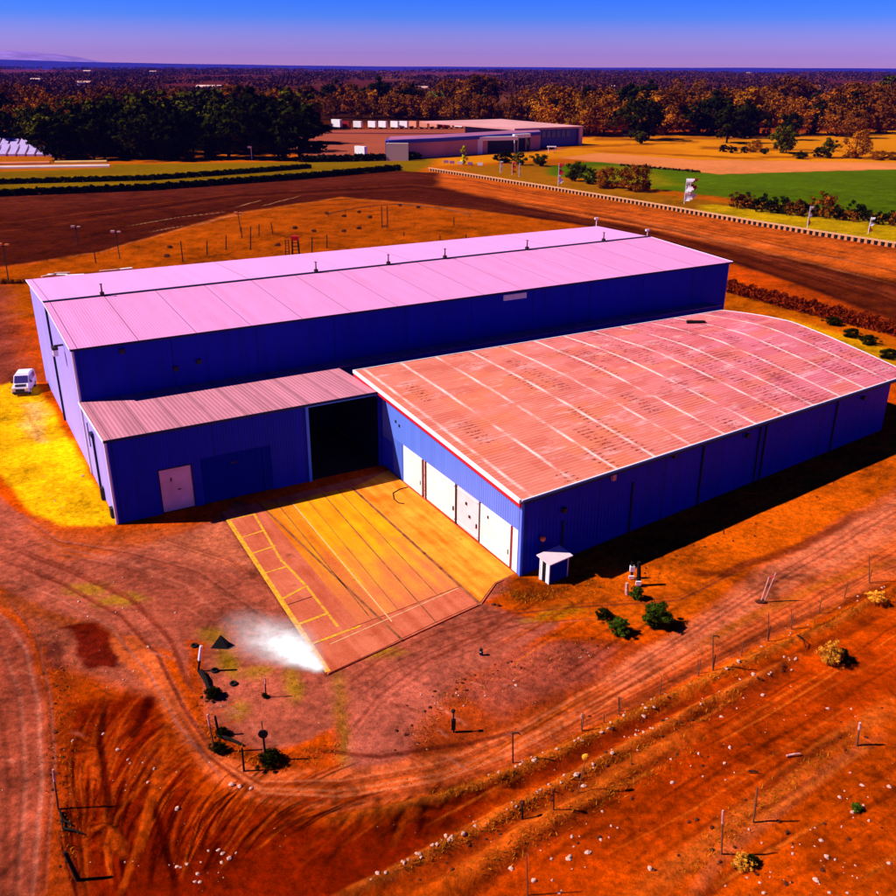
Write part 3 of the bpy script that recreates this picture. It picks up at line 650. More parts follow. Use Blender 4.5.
# ------------------------------------------------------------------ hall
EV, RV, HL = 13.7, 14.55, 91.3
VF, VR, VB0, VB1 = 13.2, 31.0, 48.0, 44.5
hall = empty('industrial_hall', A0, UA)
tag(hall, 'long blue steel hall with a low pink sheet roof, tallest building of the yard', 'building')
T = .12
b = MB().box(.1, HL - .1, VF, VF + T, 0, EV - .05); b.build('front_wall', M['blue_wall_shaded'], hall)
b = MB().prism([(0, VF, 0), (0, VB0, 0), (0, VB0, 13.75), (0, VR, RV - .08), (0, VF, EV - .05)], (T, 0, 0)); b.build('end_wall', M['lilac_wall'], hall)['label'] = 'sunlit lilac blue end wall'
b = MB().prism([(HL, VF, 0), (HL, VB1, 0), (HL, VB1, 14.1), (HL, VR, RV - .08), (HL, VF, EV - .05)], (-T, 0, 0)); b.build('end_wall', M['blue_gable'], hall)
b = MB().prism([(0.13, VB0, 0), (HL - .13, VB1, 0), (HL - .13, VB1, 14.0), (.13, VB0, 13.7)], (0, -T, 0)); b.build('back_wall', M['blue_wall_shaded'], hall)
def slab(pts, th=.07):
    return MB().prism(pts, (0, 0, th))
slab([(-.25, VF - .35, EV - .02), (HL + .25, VF - .35, EV - .02), (HL + .25, VR - .25, RV), (-.25, VR - .25, RV)]).build('roof_slope', M['pink_roof'], hall)['label'] = 'ribbed near roof slope with dark sheet seams'
slab([(-.25, VR + .25, RV), (HL + .25, VR + .25, RV), (HL + .6, VB1 + .3, 14.25), (-.25, VB0 + .3, 13.85)]).build('roof_slope', M['pink_roof_far'], hall)['label'] = 'smooth bright far roof slope'
b = MB().prism([(-.3, VR - .249, RV + .0), (-.3, VR + .249, RV + .0), (-.3, VR + .22, RV + .20), (-.3, VR - .22, RV + .20)], (HL + .6, 0, 0)); b.build('ridge_gutter', M['dark_trim'], hall)
b = MB().box(-.25, HL + .25, VF - .47, VF - .352, EV - .16, EV + .06); b.build('gutter', M['dark_trim'], hall)
b = MB().box(-.16, -.002, VF - .12, VF + .1, 0, EV - .05); b.build('corner_trim', M['white'], hall)
b = MB()
b.prism([(-.32, VF - .36, EV - .1), (-.32, VR, RV - .06), (-.32, VR, RV + .12), (-.32, VF - .36, EV + .1)], (.06, 0, 0))
b.prism([(-.32, VR, RV - .06), (-.32, VB0 + .3, 13.75), (-.32, VB0 + .3, 13.95), (-.32, VR, RV + .12)], (.06, 0, 0)); b.build('verge_trim', M['white'], hall)
b = MB()
b.prism([(HL + .26, VF - .36, EV - .1), (HL + .26, VR, RV - .06), (HL + .26, VR, RV + .12), (HL + .26, VF - .36, EV + .1)], (.06, 0, 0)); b.build('verge_trim', M['white'], hall)
b = MB().box(-.22, -.003, VR - .15, VR + .15, 0, RV - .1); b.build('downpipe', M['dark_trim'], hall)
for u in (6.3, 33.5, 44.2, 53.2, 67.4, 82.0):
    p = MB().box(u - .22, u + .22, VR - .22, VR + .22, RV + .1, RV + .55).tube((u, VR, RV + .5), (u + .02, VR, RV + 1.45), .10, .08, 8).box(u - .14, u + .14, VR - .14, VR + .14, RV + 1.45, RV + 1.53)
    p.build('roof_vent', M['dark_metal'], hall)
for u, v in ((HL - .2, VR + .1), (HL + .1, VB1 + .1)):
    p = MB().tube((u, v, 14.2), (u, v, 15.7), .07, .07, 6).box(u - .4, u + .25, v - .12, v + .12, 15.55, 15.85)
    p.build('roof_mast', M['white'], hall)
lv = MB().box(51.6, 55.1, VF - .12, VF - .004, 12.55, 13.25)
for k in range(12): lv.box(51.7 + k * .28, 51.9 + k * .28, VF - .16, VF - .122, 12.62, 13.18)
lv.build('louvre', M['white'], hall)
for u, z in ((4.7, 12.8), (9.9, 10.1), (12.4, 10.5)):
    MB().box(u - .22, u + .22, VF - .25, VF - .003, z - .25, z + .15).prism([(u - .3, VF - .003, z + .15), (u + .3, VF - .003, z + .15), (u + .3, VF - .4, z + .22), (u - .3, VF - .4, z + .22)], (0, 0, .05)).build('floodlight', M['dark_metal'], hall)
lp = MB().box(-.9, -.003, 20.2, 20.5, 12.2, 12.35).box(-1.2, -.6, 19.9, 20.9, 11.9, 12.18); l1 = lp.build('wall_lamp', M['dark_metal'], hall)
MB().box(-1.15, -.65, 20.0, 20.8, 11.2, 11.89).build('lamp_shade', M['white'], l1)

# ------------------------------------------------------------------ lean-to
LE, LT = 8.65, 8.0
lean = empty('lean_to_building', A0, UA)
tag(lean, 'low blue lean-to with narrow pink roof strip along the front of the long hall', 'building')
b = MB()
b.box(0.1, 4.2, 0, T, 0, LE - .1).box(7.45, 8.3, 0, T, 0, LE - .1).box(4.2, 7.45, 0, T, 4.65, LE - .1)
b.box(8.3, 15.4, 0, T, 4.95, LE - .1).box(15.4, 19.3, 0, T, 0, LE - .1).box(19.3, 27.4, 0, T, 8.15, LE - .1).box(27.4, 27.85, 0, T, 0, LE - .1)
b.build('front_wall', M['blue_wall_shaded'], lean)
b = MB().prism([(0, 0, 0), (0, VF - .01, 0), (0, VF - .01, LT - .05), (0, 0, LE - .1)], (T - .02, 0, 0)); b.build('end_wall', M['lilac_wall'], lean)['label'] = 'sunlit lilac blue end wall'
slab([(-.2, -.3, LE - .08), (27.5, -.3, LE - .08), (27.5, VF - .02, LT), (-.2, VF - .02, LT)]).build('roof', M['lean_roof'], lean)
slab([(27.55, 10.6, LT + .12), (88, 10.6, LT + .12), (88, VF - .02, LT), (27.55, VF - .02, LT)]).build('roof', M['lean_roof'], lean)
MB().box(-.2, 27.5, -.42, -.302, LE - .22, LE + .02).build('gutter', M['dark_trim'], lean)
MB().box(-.27, -.203, -.42, VF - .02, LE - .4, LE + .04).build('verge_trim', M['white'], lean) if False else MB().prism([(-.27, -.42, LE - .24), (-.27, VF - .02, LT - .16), (-.27, VF - .02, LT + .12), (-.27, -.42, LE + .04)], (.065, 0, 0)).build('verge_trim', M['white'], lean)
MB().box(-.16, -.002, -.1, .12, 0, LE - .25).build('corner_trim', M['white'], lean)
dp = MB().box(-.2, -.003, 7.35, 7.65, 0, 6.3).box(-.3, -.003, 7.1, 7.9, 6.3, 6.7); dp.build('downpipe', M['dark_trim'], lean)
MB().box(-.08, -.003, 10.6, 10.8, 4.0, 6.6).build('cable_duct', M['dark_trim'], lean)
MB().box(-.35, -.01, 5.9, 6.5, 0, 1.3).build('meter_box', M['dark_metal'], lean); MB().box(-.3, -.01, 1.4, 2.1, 0, 1.0).build('meter_box', M['dark_metal'], lean)
d1 = MB().box(4.32, 7.33, .02, .08, .12, 4.53).build('roller_door', M['door_pink'], lean); d1['label'] = 'pale pinkish closed door'
MB().box(4.2, 4.315, -.05, .1, 0, 4.65).box(7.335, 7.45, -.05, .1, 0, 4.65).box(4.315, 7.335, -.05, .1, 4.535, 4.65).build('door_frame', M['dark_trim'], d1)
MB().box(5.9, 6.2, -.03, .018, 2.2, 2.3).build('door_handle', M['dark_metal'], d1); MB().box(5.3, 5.42, -.03, .018, 3.2, 3.6).build('door_vent', M['dark_metal'], d1)
d2 = MB().box(8.3, 15.4, .0, .06, .1, 4.95).build('sliding_door', M['shaded_blue'], lean); d2['label'] = 'dark blue closed sliding door'
MB().box(11.3, 11.9, -.05, -.002, 3.8, 3.95).build('door_handle', M['dark_metal'], d2)
fr = MB().box(19.3, 19.6, -.12, -.003, 0, 8.45).box(19.6, 27.4, -.12, -.003, 8.2, 8.45).build('opening_frame', M['blue_trim'], lean); fr['label'] = 'bright blue frame of the open bay'
for a_1, a_2 in ((18.9, 19.0), (27.7, 27.8)): MB().box(a_1, a_2, .2, 12.9, 0.061, LT - .6).build('bay_side_wall', M['bay_shade'], lean)
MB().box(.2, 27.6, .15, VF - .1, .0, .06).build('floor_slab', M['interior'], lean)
MB().box(19.0, 27.7, 12.9, 13.0, .06, LT - .5).build('bay_back_wall', M['bay_shade'], lean)

# ------------------------------------------------------------------ shed
P1 = Vector((6.2, 66.06, 0)); P2 = Vector((52.1, 100.1, 0)); P3 = G(722, 311, 9.0); P3.z = 0; P4 = UV(27.95, 5.35)
shed = empty('shed', P1, 0)
tag(shed, 'wide blue shed with patched salmon sheet roof, white doors and red fascia', 'building')
def S_(p, z): return (p.x - P1.x, p.y - P1.y, z)
def wall(a, c, za0, za1, zc0, zc1, name, m, th=.12, side=1):
    d = (c - a).normalized(); nn = Vector((-d.y, d.x, 0)) * side * th
    v = [S_(a, za0), S_(c, zc0), S_(c, zc1), S_(a, za1)]
    return MB().prism(v, nn).build(name, m, shed)
def cl_mat(name, col, a, c, **k):
    """cladding whose ribs follow the wall from a to c"""
    m = sheet_mat(name, col, 'X', **k)
    ang = math.atan2((c - a).y, (c - a).x)
    n = m.node_tree.nodes; l = m.node_tree.links
    rot = n.new('ShaderNodeVectorRotate'); rot.rotation_type = 'Z_AXIS'; rot.inputs['Angle'].default_value = -ang
    tcn = [q for q in n if q.type == 'TEX_COORD'][0]
    outs = list(tcn.outputs['Object'].links)
    for k_ in outs:
        s = k_.to_socket; l.remove(k_); l.new(rot.outputs[0], s)
    l.new(tcn.outputs['Object'], rot.inputs['Vector'])
    return m
M['shed_near_shaded'] = cl_mat('shed_near_wall_shaded', (0.003, 0.012, 0.46), P1, P2, pitch=.42, lap=8.6, strength=.6, vary=.14, spec=.1)  # shaded copy of the shed blue, shade put into the colour
M['shed_gable'] = cl_mat('shed_gable_wall', (0.125, 0.225, 0.84), P1, P4, pitch=.36, lap=30., strength=.6, vary=.08)  # lit copy of the shed blue, tone of the sunlit side
Z1, Z2, Z3, Z4 = 7.55, 6.9, 9.0, 9.25
gd = (P4 - P1).normalized(); GL = (P4 - P1).length
gn = Vector((gd.y, -gd.x, 0)); gn = gn if gn.x < 0 else -gn      # outward, towards the pad
def gpt(t, z, o=0.0):                                          # point on the gable wall
    p = P1 + gd * t + gn * o; return S_(p, z)
def gbox(bm, t0, t1, z0, z1, o0, o1, m=0):
    base = [gpt(t0, z0, o0), gpt(t1, z0, o0), gpt(t1, z0, o1), gpt(t0, z0, o1)]
    return bm.prism(base, (0, 0, z1 - z0), m)
zt = lambda t: Z1 + (Z4 - Z1) * t / GL - .2
wall(P1, P2, 0, Z1 - .15, 0, Z2 - .1, 'side_wall', M['shed_near_shaded'], side=1)
wall(P2, P3, 0, Z2 - .1, 0, Z3 - .1, 'gable_wall', M['shed_near_shaded'], side=1)
wall(P4, P3, 0, Z4 - .15, 0, Z3 - .15, 'back_wall', M['blue_wall_shaded'], side=-1)
OPEN = [(1.35, 1.62, 3.95), (1.62, 6.55, 4.05), (6.9, 10.75, 4.1), (11.05, 16.75, 4.2), (17.6, 20.3, 4.25)]
g = MB(); DT = 4.15
g.prism([gpt(0, DT), gpt(GL, DT), gpt(GL, zt(GL)), gpt(0, zt(0))], tuple(gn * -.12))
g.build('gable_wall', M['shed_gable'], shed)['label'] = 'sunlit blue ribbed cladding over the doors'
for a_1, a_2 in ((.5, 1.3), (20.35, 21.7)): gbox(MB(), a_1, a_2, 0, DT - .003, -.12, .0).build('pier', M['white'], shed)
gbox(MB(), 0.0, .498, 0, DT - .003, -.12, .02).build('corner_pier', M['shed_gable'], shed)
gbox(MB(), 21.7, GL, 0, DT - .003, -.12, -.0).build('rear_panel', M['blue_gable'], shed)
def door(t0, t1, m, lab, nm='sliding_door', o0=-.10, o1=-.04, z1=DT - .06):
    o = gbox(MB(), t0, t1, .08, z1, o0, o1).build(nm, m, shed); o['label'] = lab; return o
door(1.62, 6.5, M['door_white'], 'white door nearest the outer corner', o1=.03)
door(6.9, 10.75, M['door_pale'], 'pale mauve door leaf between two white doors')
door(11.1, 16.75, M['door_white'], 'widest white door')
door(17.6, 20.3, M['door_white'], 'white door beside the inner corner', o1=.06)
for dd, (t0_, t1_) in zip([o for o in shed.children if o.name.startswith('sliding_door')], ((1.62, 6.5), (6.9, 10.75), (11.1, 16.75), (17.6, 20.3))):
    fr_ = MB(); o1_ = .075 if t0_ > 17 else .045
    for z_ in (.35, DT - .35): gbox(MB(), t0_ + .1, t1_ - .1, z_, z_ + .07, -.05, o1_).build('rail', M['door_pale'], dd)
    gbox(MB(), t0_ + .25, t0_ + .33, 1.2, 1.65, -.05, o1_ + .04).build('door_handle', M['dark_metal'], dd)
door(24.0, 27.3, M['mid_blue'], 'blue personnel door by the lean-to', 'personnel_door', 0.003, .06, 3.4)
gbox(MB(), 1.32, 1.6, .05, DT - .1, -.1, -.02).build('red_strip', M['rust'], shed)
for a_1, a_2, o_2 in ((6.52, 6.88, -.06), (10.78, 11.08, .02), (16.78, 17.57, -.08)): gbox(MB(), a_1, a_2, 0, DT - .002, -.12, o_2).build('door_post', M['dark_metal'], shed)
gbox(MB(), 17.05, 17.25, 0, DT - .02, -.07, .0).build('door_track_post', M['pale_post'], shed)
for t, z in ((5.2, 3.3), (8.4, 1.9), (9.0, 3.0), (22.5, 6.0), (23.3, 6.2)):
    gbox(MB(), t - .09, t + .09, z - .15, z + .12, .01 if t < 20 else .003, .09).build('wall_fitting', M['dark_metal'], shed)
# arched roof skin, gridded, with its own along/across map
nu, nv = 60, 28
E1 = P1 - gd * .55 + gn * .55; E4 = P4 + gd * .35 + gn * .55
fd = (P3 - P2).normalized(); ld = (P2 - P1).normalized()
E2 = P2 - fd * .9 + ld * 2.3; E3 = P3 + fd * .2 + ld * .3
vs = []; uvs = []
for jv in range(nv + 1):
    for iu in range(nu + 1):
        s, t = iu / nu, jv / nv
        a = E1.lerp(E2, s); c = E4.lerp(E3, s); p = a.lerp(c, t)
        za = Z1 + (Z2 - Z1) * s; zc = Z4 + (Z3 - Z4) * s
        bulge = (0.15 + 2.55 * s ** 1.25) * (1 - abs(2 * (t - .06) / 1.0 - 1.0) ** 1.9 if t > .06 else t / .06 * .16) 
        bulge = (0.05 + 1.45 * s ** 1.3) * (1 - (abs(t - .6) / (.6 if t < .6 else .4)) ** 1.4)
        vs.append(S_(p, za + (zc - za) * t + bulge)); uvs.append((s * 56.0, t * 31.0))
for k in range(len(vs)): vs.append((vs[k][0], vs[k][1], vs[k][2] - .10))
NN = (nu + 1) * (nv + 1); W = nu + 1; fs = []
for jv in range(nv):
    for iu in range(nu):
        a = jv * W + iu; fs.append((a, a + 1, a + W + 1, a + W)); fs.append((NN + a, NN + a + W, NN + a + W + 1, NN + a + 1))
for iu in range(nu):
    fs.append((iu, NN + iu, NN + iu + 1, iu + 1)); q = nv * W + iu; fs.append((q, q + 1, NN + q + 1, NN + q))
for jv in range(nv):
    q = jv * W; fs.append((q, q + W, NN + q + W, NN + q)); q = jv * W + nu; fs.append((q, NN + q, NN + q + W, q + W))
uvs = uvs + uvs
def shed_roof_mat():
    m = bpy.data.materials.new('patched_sheet_roof'); m.use_nodes = True; n = m.node_tree.nodes; l = m.node_tree.links
    b = n['Principled BSDF']; b.inputs['Roughness'].default_value = .8; b.inputs['Specular IOR Level'].default_value = .12
    uvn = n.new('ShaderNodeUVMap'); uvn.uv_map = 'sheet'; s = n.new('ShaderNodeSeparateXYZ'); l.new(uvn.outputs[0], s.inputs[0]); u, v = s.outputs[0], s.outputs[1]
    def mt(op, a, bb=None, cc=None):
        q = n.new('ShaderNodeMath'); q.operation = op
        for i, w_ in enumerate((a, bb, cc)):
            if w_ is None: continue
            if isinstance(w_, (int, float)): q.inputs[i].default_value = w_
            else: l.new(w_, q.inputs[i])
        return q.outputs[0]
    def mr(x, a, b_, c=0, d=1):
        q = n.new('ShaderNodeMapRange'); l.new(x, q.inputs[0])
        for i, w_ in enumerate((a, b_, c, d)): q.inputs[i + 1].default_value = w_
        return q.outputs[0]
    def noise(sx, sy, sc, det=6, rg=.6):
        mp = n.new('ShaderNodeMapping'); mp.inputs['Scale'].default_value = (sx, sy, 1); l.new(uvn.outputs[0], mp.inputs[0])
        q = n.new('ShaderNodeTexNoise'); q.inputs['Scale'].default_value = sc; q.inputs['Detail'].default_value = det; q.inputs['Roughness'].default_value = rg; l.new(mp.outputs[0], q.inputs['Vector']); return q.outputs['Fac']
    def mixc(f, a, c, bt='MIX'):
        q = n.new('ShaderNodeMix'); q.data_type = 'RGBA'; q.blend_type = bt
        if isinstance(f, (int, float)): q.inputs[0].default_value = f
        else: l.new(f, q.inputs[0])
        for i, w_ in ((6, a), (7, c)):
            if isinstance(w_, tuple): q.inputs[i].default_value = (*w_, 1)
            else: l.new(w_, q.inputs[i])
        return q.outputs[2]
    vw = mt('ADD', v, mt('MULTIPLY', mt('SUBTRACT', noise(1, 1, .15, 3), .5), .5))
    rib = mt('SINE', mt('MULTIPLY', vw, 2 * math.pi / .45))
    uw0 = mt('ADD', u, mt('MULTIPLY', mt('SUBTRACT', noise(1, .5, .5, 3), .5), .5))
    # sheets
    cu = mt('FLOOR', mt('DIVIDE', u, 4.3)); cv = mt('FLOOR', mt('DIVIDE', mt('ADD', v, mt('MULTIPLY', cu, .9)), 1.9))
    cmb = n.new('ShaderNodeCombineXYZ'); l.new(cu, cmb.inputs[0]); l.new(cv, cmb.inputs[1])
    wn = n.new('ShaderNodeTexWhiteNoise'); l.new(cmb.outputs[0], wn.inputs['Vector'])
    base = mixc(mr(mt('ADD', u, mt('MULTIPLY', noise(1, 1, .12), 12)), 18, 52), alb(252, 140, 118), alb(250, 130, 150))
    base = mixc(mt('MULTIPLY', mr(wn.outputs['Value'], .74, .80), .32), base, alb(255, 132, 60))
    base = mixc(mt('MULTIPLY', mr(wn.outputs['Value'], .22, .16), .3), base, alb(215, 84, 62))
    base = mixc(mt('MULTIPLY', mr(noise(.4, 1, .7, 7, .7), .45, .7), .5), base, alb(240, 100, 76))
    # ribs only read over part of the roof
    rm = mr(noise(.25, .6, .35, 4), .42, .66, .05, .85)
    base = mixc(mt('MULTIPLY', mt('MULTIPLY', mr(rib, -.2, -1), rm), .75), base, alb(170, 52, 40))
    # rows of short rusty dashes beside the laps
    ub = mt('DIVIDE', mt('ADD', uw0, .1), 2.3); uc = mt('FLOOR', ub)
    rc = n.new('ShaderNodeCombineXYZ'); l.new(uc, rc.inputs[0]); l.new(mt('FLOOR', mt('DIVIDE', mt('ADD', v, mt('MULTIPLY', uc, 1.7)), 5.5)), rc.inputs[1])
    wr = n.new('ShaderNodeTexWhiteNoise'); l.new(rc.outputs[0], wr.inputs['Vector'])
    bandu = mr(mt('ABSOLUTE', mt('SUBTRACT', mt('FRACT', ub), .5)), .42, .28)
    dash = mr(mt('SINE', mt('ADD', mt('MULTIPLY', v, 2 * math.pi / .62), mt('MULTIPLY', noise(1, 1, 1.5, 2), 5))), .15, .75)
    more = mr(u, 6, 34, .20, .48)
    gate = mt('GREATER_THAN', more, wr.outputs['Value'])
    rag = mr(noise(2.2, 1.6, 1.2, 5, .7), .42, .56)
    rs = mt('MULTIPLY', mt('MULTIPLY', bandu, dash), mt('MULTIPLY', gate, rag))
    base = mixc(mt('MULTIPLY', rs, .9), base, alb(124, 20, 34))
    pt = mt('MULTIPLY', mt('MULTIPLY', mr(noise(.22, .22, 1, 5, .6), .56, .64), mr(u, 14, 30)), mr(mt('SINE', mt('MULTIPLY', v, 2 * math.pi / .62)), -.4, .5))
    base = mixc(mt('MULTIPLY', pt, .65), base, alb(150, 30, 44))
    spk = mt('MULTIPLY', mr(noise(1.2, 1.6, 2.2, 6, .8), .66, .72), mr(noise(.12, .2, 1, 2), .45, .55))
    base = mixc(mt('MULTIPLY', spk, .8), base, alb(120, 20, 30))
    # sealed laps: pale bands across the slope
    uw = mt('ADD', u, mt('MULTIPLY', mt('SUBTRACT', noise(1, .5, .5, 3), .5), .35))
    lap = mr(mt('ABSOLUTE', mt('SUBTRACT', mt('FRACT', mt('DIVIDE', mt('ADD', uw, 1.2), 4.6)), .5)), .055, .018)
    lapm = mr(noise(.5, .3, .8, 5, .7), .38, .58)
    base = mixc(mt('MULTIPLY', mt('MULTIPLY', lap, lapm), 1.0), base, (.95, .62, .56))
    chalk = mr(noise(.35, 1.0, .55, 8, .75), .54, .72)
    base = mixc(mt('MULTIPLY', chalk, .7), base, (.95, .56, .56))
    hl = mr(mt('ABSOLUTE', mt('SUBTRACT', mt('FRACT', mt('DIVIDE', mt('ADD', v, .7), 6.2)), .5)), .012, .004)
    base = mixc(mt('MULTIPLY', mt('MULTIPLY', hl, mr(noise(.3, .3, .6, 3), .54, .6)), .5), base, alb(255, 190, 180))
    l.new(base, b.inputs['Base Color'])
    bp = n.new('ShaderNodeBump'); bp.inputs['Strength'].default_value = .35; bp.inputs['Distance'].default_value = .04; l.new(rib, bp.inputs['Height']); l.new(bp.outputs[0], b.inputs['Normal'])
    return m
M['shed_roof'] = shed_roof_mat()
rb_ = MB().add(vs, fs); ro = rb_.build('roof', M['shed_roof'], shed, smooth=False)
ul = ro.data.uv_layers.new(name='sheet')
for lp_ in ro.data.loops: ul.data[lp_.index].uv = uvs[lp_.vertex_index]
def top(jv, iu, dz=.02): v = vs[jv * W + iu]; return Vector((v[0], v[1], v[2] + dz))
def strip(name, pts, half, h0, h1, m, ndir):
    bm = MB(); k = len(pts)
    for i in range(k - 1):
        a, c = pts[i], pts[i + 1]; nn = ndir * half
        bm.prism([a - nn + Vector((0, 0, h0)), c - nn + Vector((0, 0, h0)), c + nn + Vector((0, 0, h0)), a + nn + Vector((0, 0, h0))], (0, 0, h1 - h0))
    return bm.build(name, m, shed)
ge = [top(jv, 0, 0) for jv in range(0, nv + 1)]
strip('white_fascia', [p + gn * .12 for p in ge], .11, -.24, .09, M['white'], gn)
strip('red_fascia', [p + gn * .06 for p in ge], .10, -.62, -.242, M['red'], gn)
fe = [top(jv, nu, 0) for jv in range(0, nv + 1)]
strip('white_verge', fe, .07, -.14, .05, M['white'], ld)
ne = [top(0, iu, 0) for iu in range(0, nu + 1)]; nd = Vector((ld.y, -ld.x, 0))
strip('eave_edge', [p + nd * .05 for p in ne], .07, -.08, .06, M['white'], nd)
strip('gutter', [p + nd * .16 for p in ne], .14, -.30, -.082, M['dark_trim'], nd)
re_ = [top(nv, iu, 0) for iu in range(0, nu + 1)]
strip('rear_eave_edge', [p - nd * .05 for p in re_], .07, -.1, .05, M['white'], nd)
def nbox(t0, t1, z0, z1, o0, o1, name, m):
    base = [S_(P1 + ld * t + nd * o, z0) for t, o in ((t0, o0), (t1, o0), (t1, o1), (t0, o1))]
    return MB().prism(base, (0, 0, z1 - z0)).build(name, m, shed)
for t, ztop in ((4.6, 3.9), (13.2, 5.2), (23.0, 7.1), (32.0, 7.0), (33.0, 6.4), (46.0, 6.2)):
    nbox(t, t + .16, .0, ztop, .003, .16, 'downpipe', M['dark_trim'])
for t, z in ((4.4, 5.1), (18.4, 6.6), (29.5, 6.0), (51, 5.5)):
    nbox(t, t + .4, z - .3, z + .1, .003, .35, 'floodlight', M['dark_metal'])
nbox(10.3, 10.7, 6.2, 7.1, .003, .3, 'broken_vent', M['pale_post'])
nbox(-.1, .14, 0, Z1 - .6, .003, .06, 'corner_trim', M['blue_trim'])
for t, lt in ((16, 0), (37, 0)):
    nbox(t, t + 18 if t < 30 else t + 18, 3.0, 3.12, .003, .02, 'wall_rail', M['shed_near_shaded'])
sv = Vector((0, 0, 0)); p_ = top(24, 50, .05)
MB().box(p_.x - 1.2, p_.x + 1.2, p_.y - .3, p_.y + .3, p_.z - .05, p_.z + .25).build('roof_hatch', M['black'], shed)

# wall lamp and kiosk at the near corner
kp = G(556, 580); kio = empty('kiosk', (8.5, 64.7, 0), R(38)); kio.scale = (.86, .9, .9)
tag(kio, 'small white framed kiosk with pink mono-pitch roof standing by the shed corner', 'kiosk')
for x, y in ((0, 0), (2.5, 0), (0, 1.2), (2.5, 1.2)): MB().box(x - .06, x + .06, y - .06, y + .06, 0, 2.45 - (.25 if y < 1 else 0)).build('post', M['white'], kio)
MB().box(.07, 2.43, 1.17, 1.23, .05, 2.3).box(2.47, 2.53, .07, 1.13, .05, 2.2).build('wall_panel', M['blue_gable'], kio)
MB().box(.07, 2.43, -.03, .03, .05, 2.15).build('wall_panel', M['shaded_blue'], kio)
MB().box(-.03, .03, .07, .42, .05, 2.2).box(-.03, .03, .9, 1.13, .05, 2.2).build('wall_panel', M['white'], kio)
MB().box(-.04, .0, .43, .89, .05, 2.1).build('doorway', M['black'], kio)  # black sheet painted for the shade inside the opening
MB().prism([(-.3, -.3, 2.22), (2.85, -.3, 2.22), (2.85, 1.5, 2.52), (-.3, 1.5, 2.52)], (0, 0, .09)).build('roof', M['door_pale'], kio)
lm = empty('corner_lamp', tuple(P1 + ld * 2.1 + nd * .35), 0)
tag(lm, 'orange globe lamp on a post against the shed wall above the kiosk', 'lamp')
MB().tube((0, 0, 0), (0, 0, 2.9), .05, .05).build('pole', M['dark_metal'], lm)
MB().blob((0, 0, 3.1), .26, jit=0).build('globe', M['orange_globe'], lm, smooth=True)

# ------------------------------------------------------------------ concrete apron
def gp(x, y, z=.0): v = G(x, y); return Vector((v.x, v.y, z))
ap = MB(); ZT = .03
def interp(a, b_, t): return (a[0] + (b_[0] - a[0]) * t, a[1] + (b_[1] - a[1]) * t)
Lt, Lb = G(222, 512), G(328, 674); Rt, Rb = G(389, 470), G(482, 603)
top_e = [(Lt, 0)]
# strips run from the building to the outer edge; (top px, cross joint px, outer px)
STR = [((222, 512), (310, 647), (328, 674)), ((258, 503), (359, 625), (386, 647)), ((291, 502), (384, 616), (412, 634)), ((322, 493), (415, 604), (436, 622.5)), ((352, 488), (459, 587), (480, 603))]
mats = [M['pad_pink'], M['pad_mid'], M['pad_orange'], M['pad_orange']]
outm = [1, 0, 0, 0]
CZ = Vector((0, 0, .12)); apm = [M['pad_pink'], M['pad_mid'], M['pad_orange'], M['joint'], M['joint_pale']]
ape = tag(ap and MB().add([], []) and empty('concrete_apron', (0, 0, 0)), kind='structure')
def inset(poly, d):
    n = len(poly); c = sum(poly, Vector()) / n
    return [p + (c - p).normalized() * d for p in poly]
def slab2(px, m, z=ZT, nm='slab', gap=.05):
    P = inset([gp(*q) for q in px], gap); P = [Vector((p.x, p.y, z)) for p in P]
    o = MB().prism([tuple(p - CZ) for p in P], tuple(CZ)).build(nm, m, ape); return o
ext = lambda a, b_, k: (a[0] + (a[0] - b_[0]) * k, a[1] + (a[1] - b_[1]) * k)
for i in range(4):
    a, b_ = STR[i], STR[i + 1]
    mm = [M['pad_pink'], M['pad_orange'], M['pad_orange'], M['pad_orange']][i]
    if i == 1:
        # the second strip turns from orange to pink along its length
        ma, mb = interp(a[0], a[1], .58), interp(b_[0], b_[1], .58)
        slab2([a[0], a[1], b_[1], b_[0]], M['pad_mid'])
    elif i == 0:
        slab2([a[0], a[1], b_[1], b_[0]], M['pad_pink'])
    else:
        slab2([a[0], a[1], b_[1], b_[0]], mm)
    slab2([a[1], a[2], b_[2], b_[1]], M['pad_pink'])
slab2([(352, 488), (480, 603), (495, 583), (515, 574), (408, 487), (389, 470)], M['pad_apron'], ZT)
slab2([(195, 515), (222, 512), (352, 488), (389, 470), (384, 440), (230, 480)], M['pad_mid'], ZT - .006, 'slab', .0) if False else None
base = [gp(222, 512), gp(328, 674), gp(482, 603), gp(496, 583), gp(516, 574), gp(389, 470)]
MB().prism([(p.x, p.y, -.11) for p in base], (0, 0, .10)).build('slab_base', M['pad_pink'], ape)
def pline(a, b_, wd, m, nm, z=ZT + .004, parent=None, th=.004):
    A_, B_ = gp(*a), gp(*b_); d = (B_ - A_).normalized(); nn = Vector((-d.y, d.x, 0)) * wd / 2
    return [A_ - nn + Vector((0, 0, z)), B_ - nn + Vector((0, 0, z)), B_ + nn + Vector((0, 0, z)), A_ + nn + Vector((0, 0, z))]
pale = MB(); pale.prism(pline((292, 503), (392, 622), .10, None, ''), (0, 0, .004)); pale.prism(pline((330, 644.5), (458, 588.5), .08, None, ''), (0, 0, .003)); pale.build('pale_joint', M['joint_pale'], ape)
wear = MB()
for a, b_, wd in (((258, 503), (402, 640), .22), ((352, 488), (481, 605), .28), ((322, 493), (436, 622.5), .12), ((275, 501), (372, 620), .10), ((338, 490), (440, 598), .09), ((306, 498), (398, 610), .07)):
    wear.prism(pline(a, b_, wd, None, '', ZT + .001), (0, 0, .002))
wear.build('worn_joint', mat('worn_rusty_joint', (.36, .10, .03), .9, .1, (1.2, .7), var2=(.10, .02, .01)), ape)
mk = MB(); k = 0
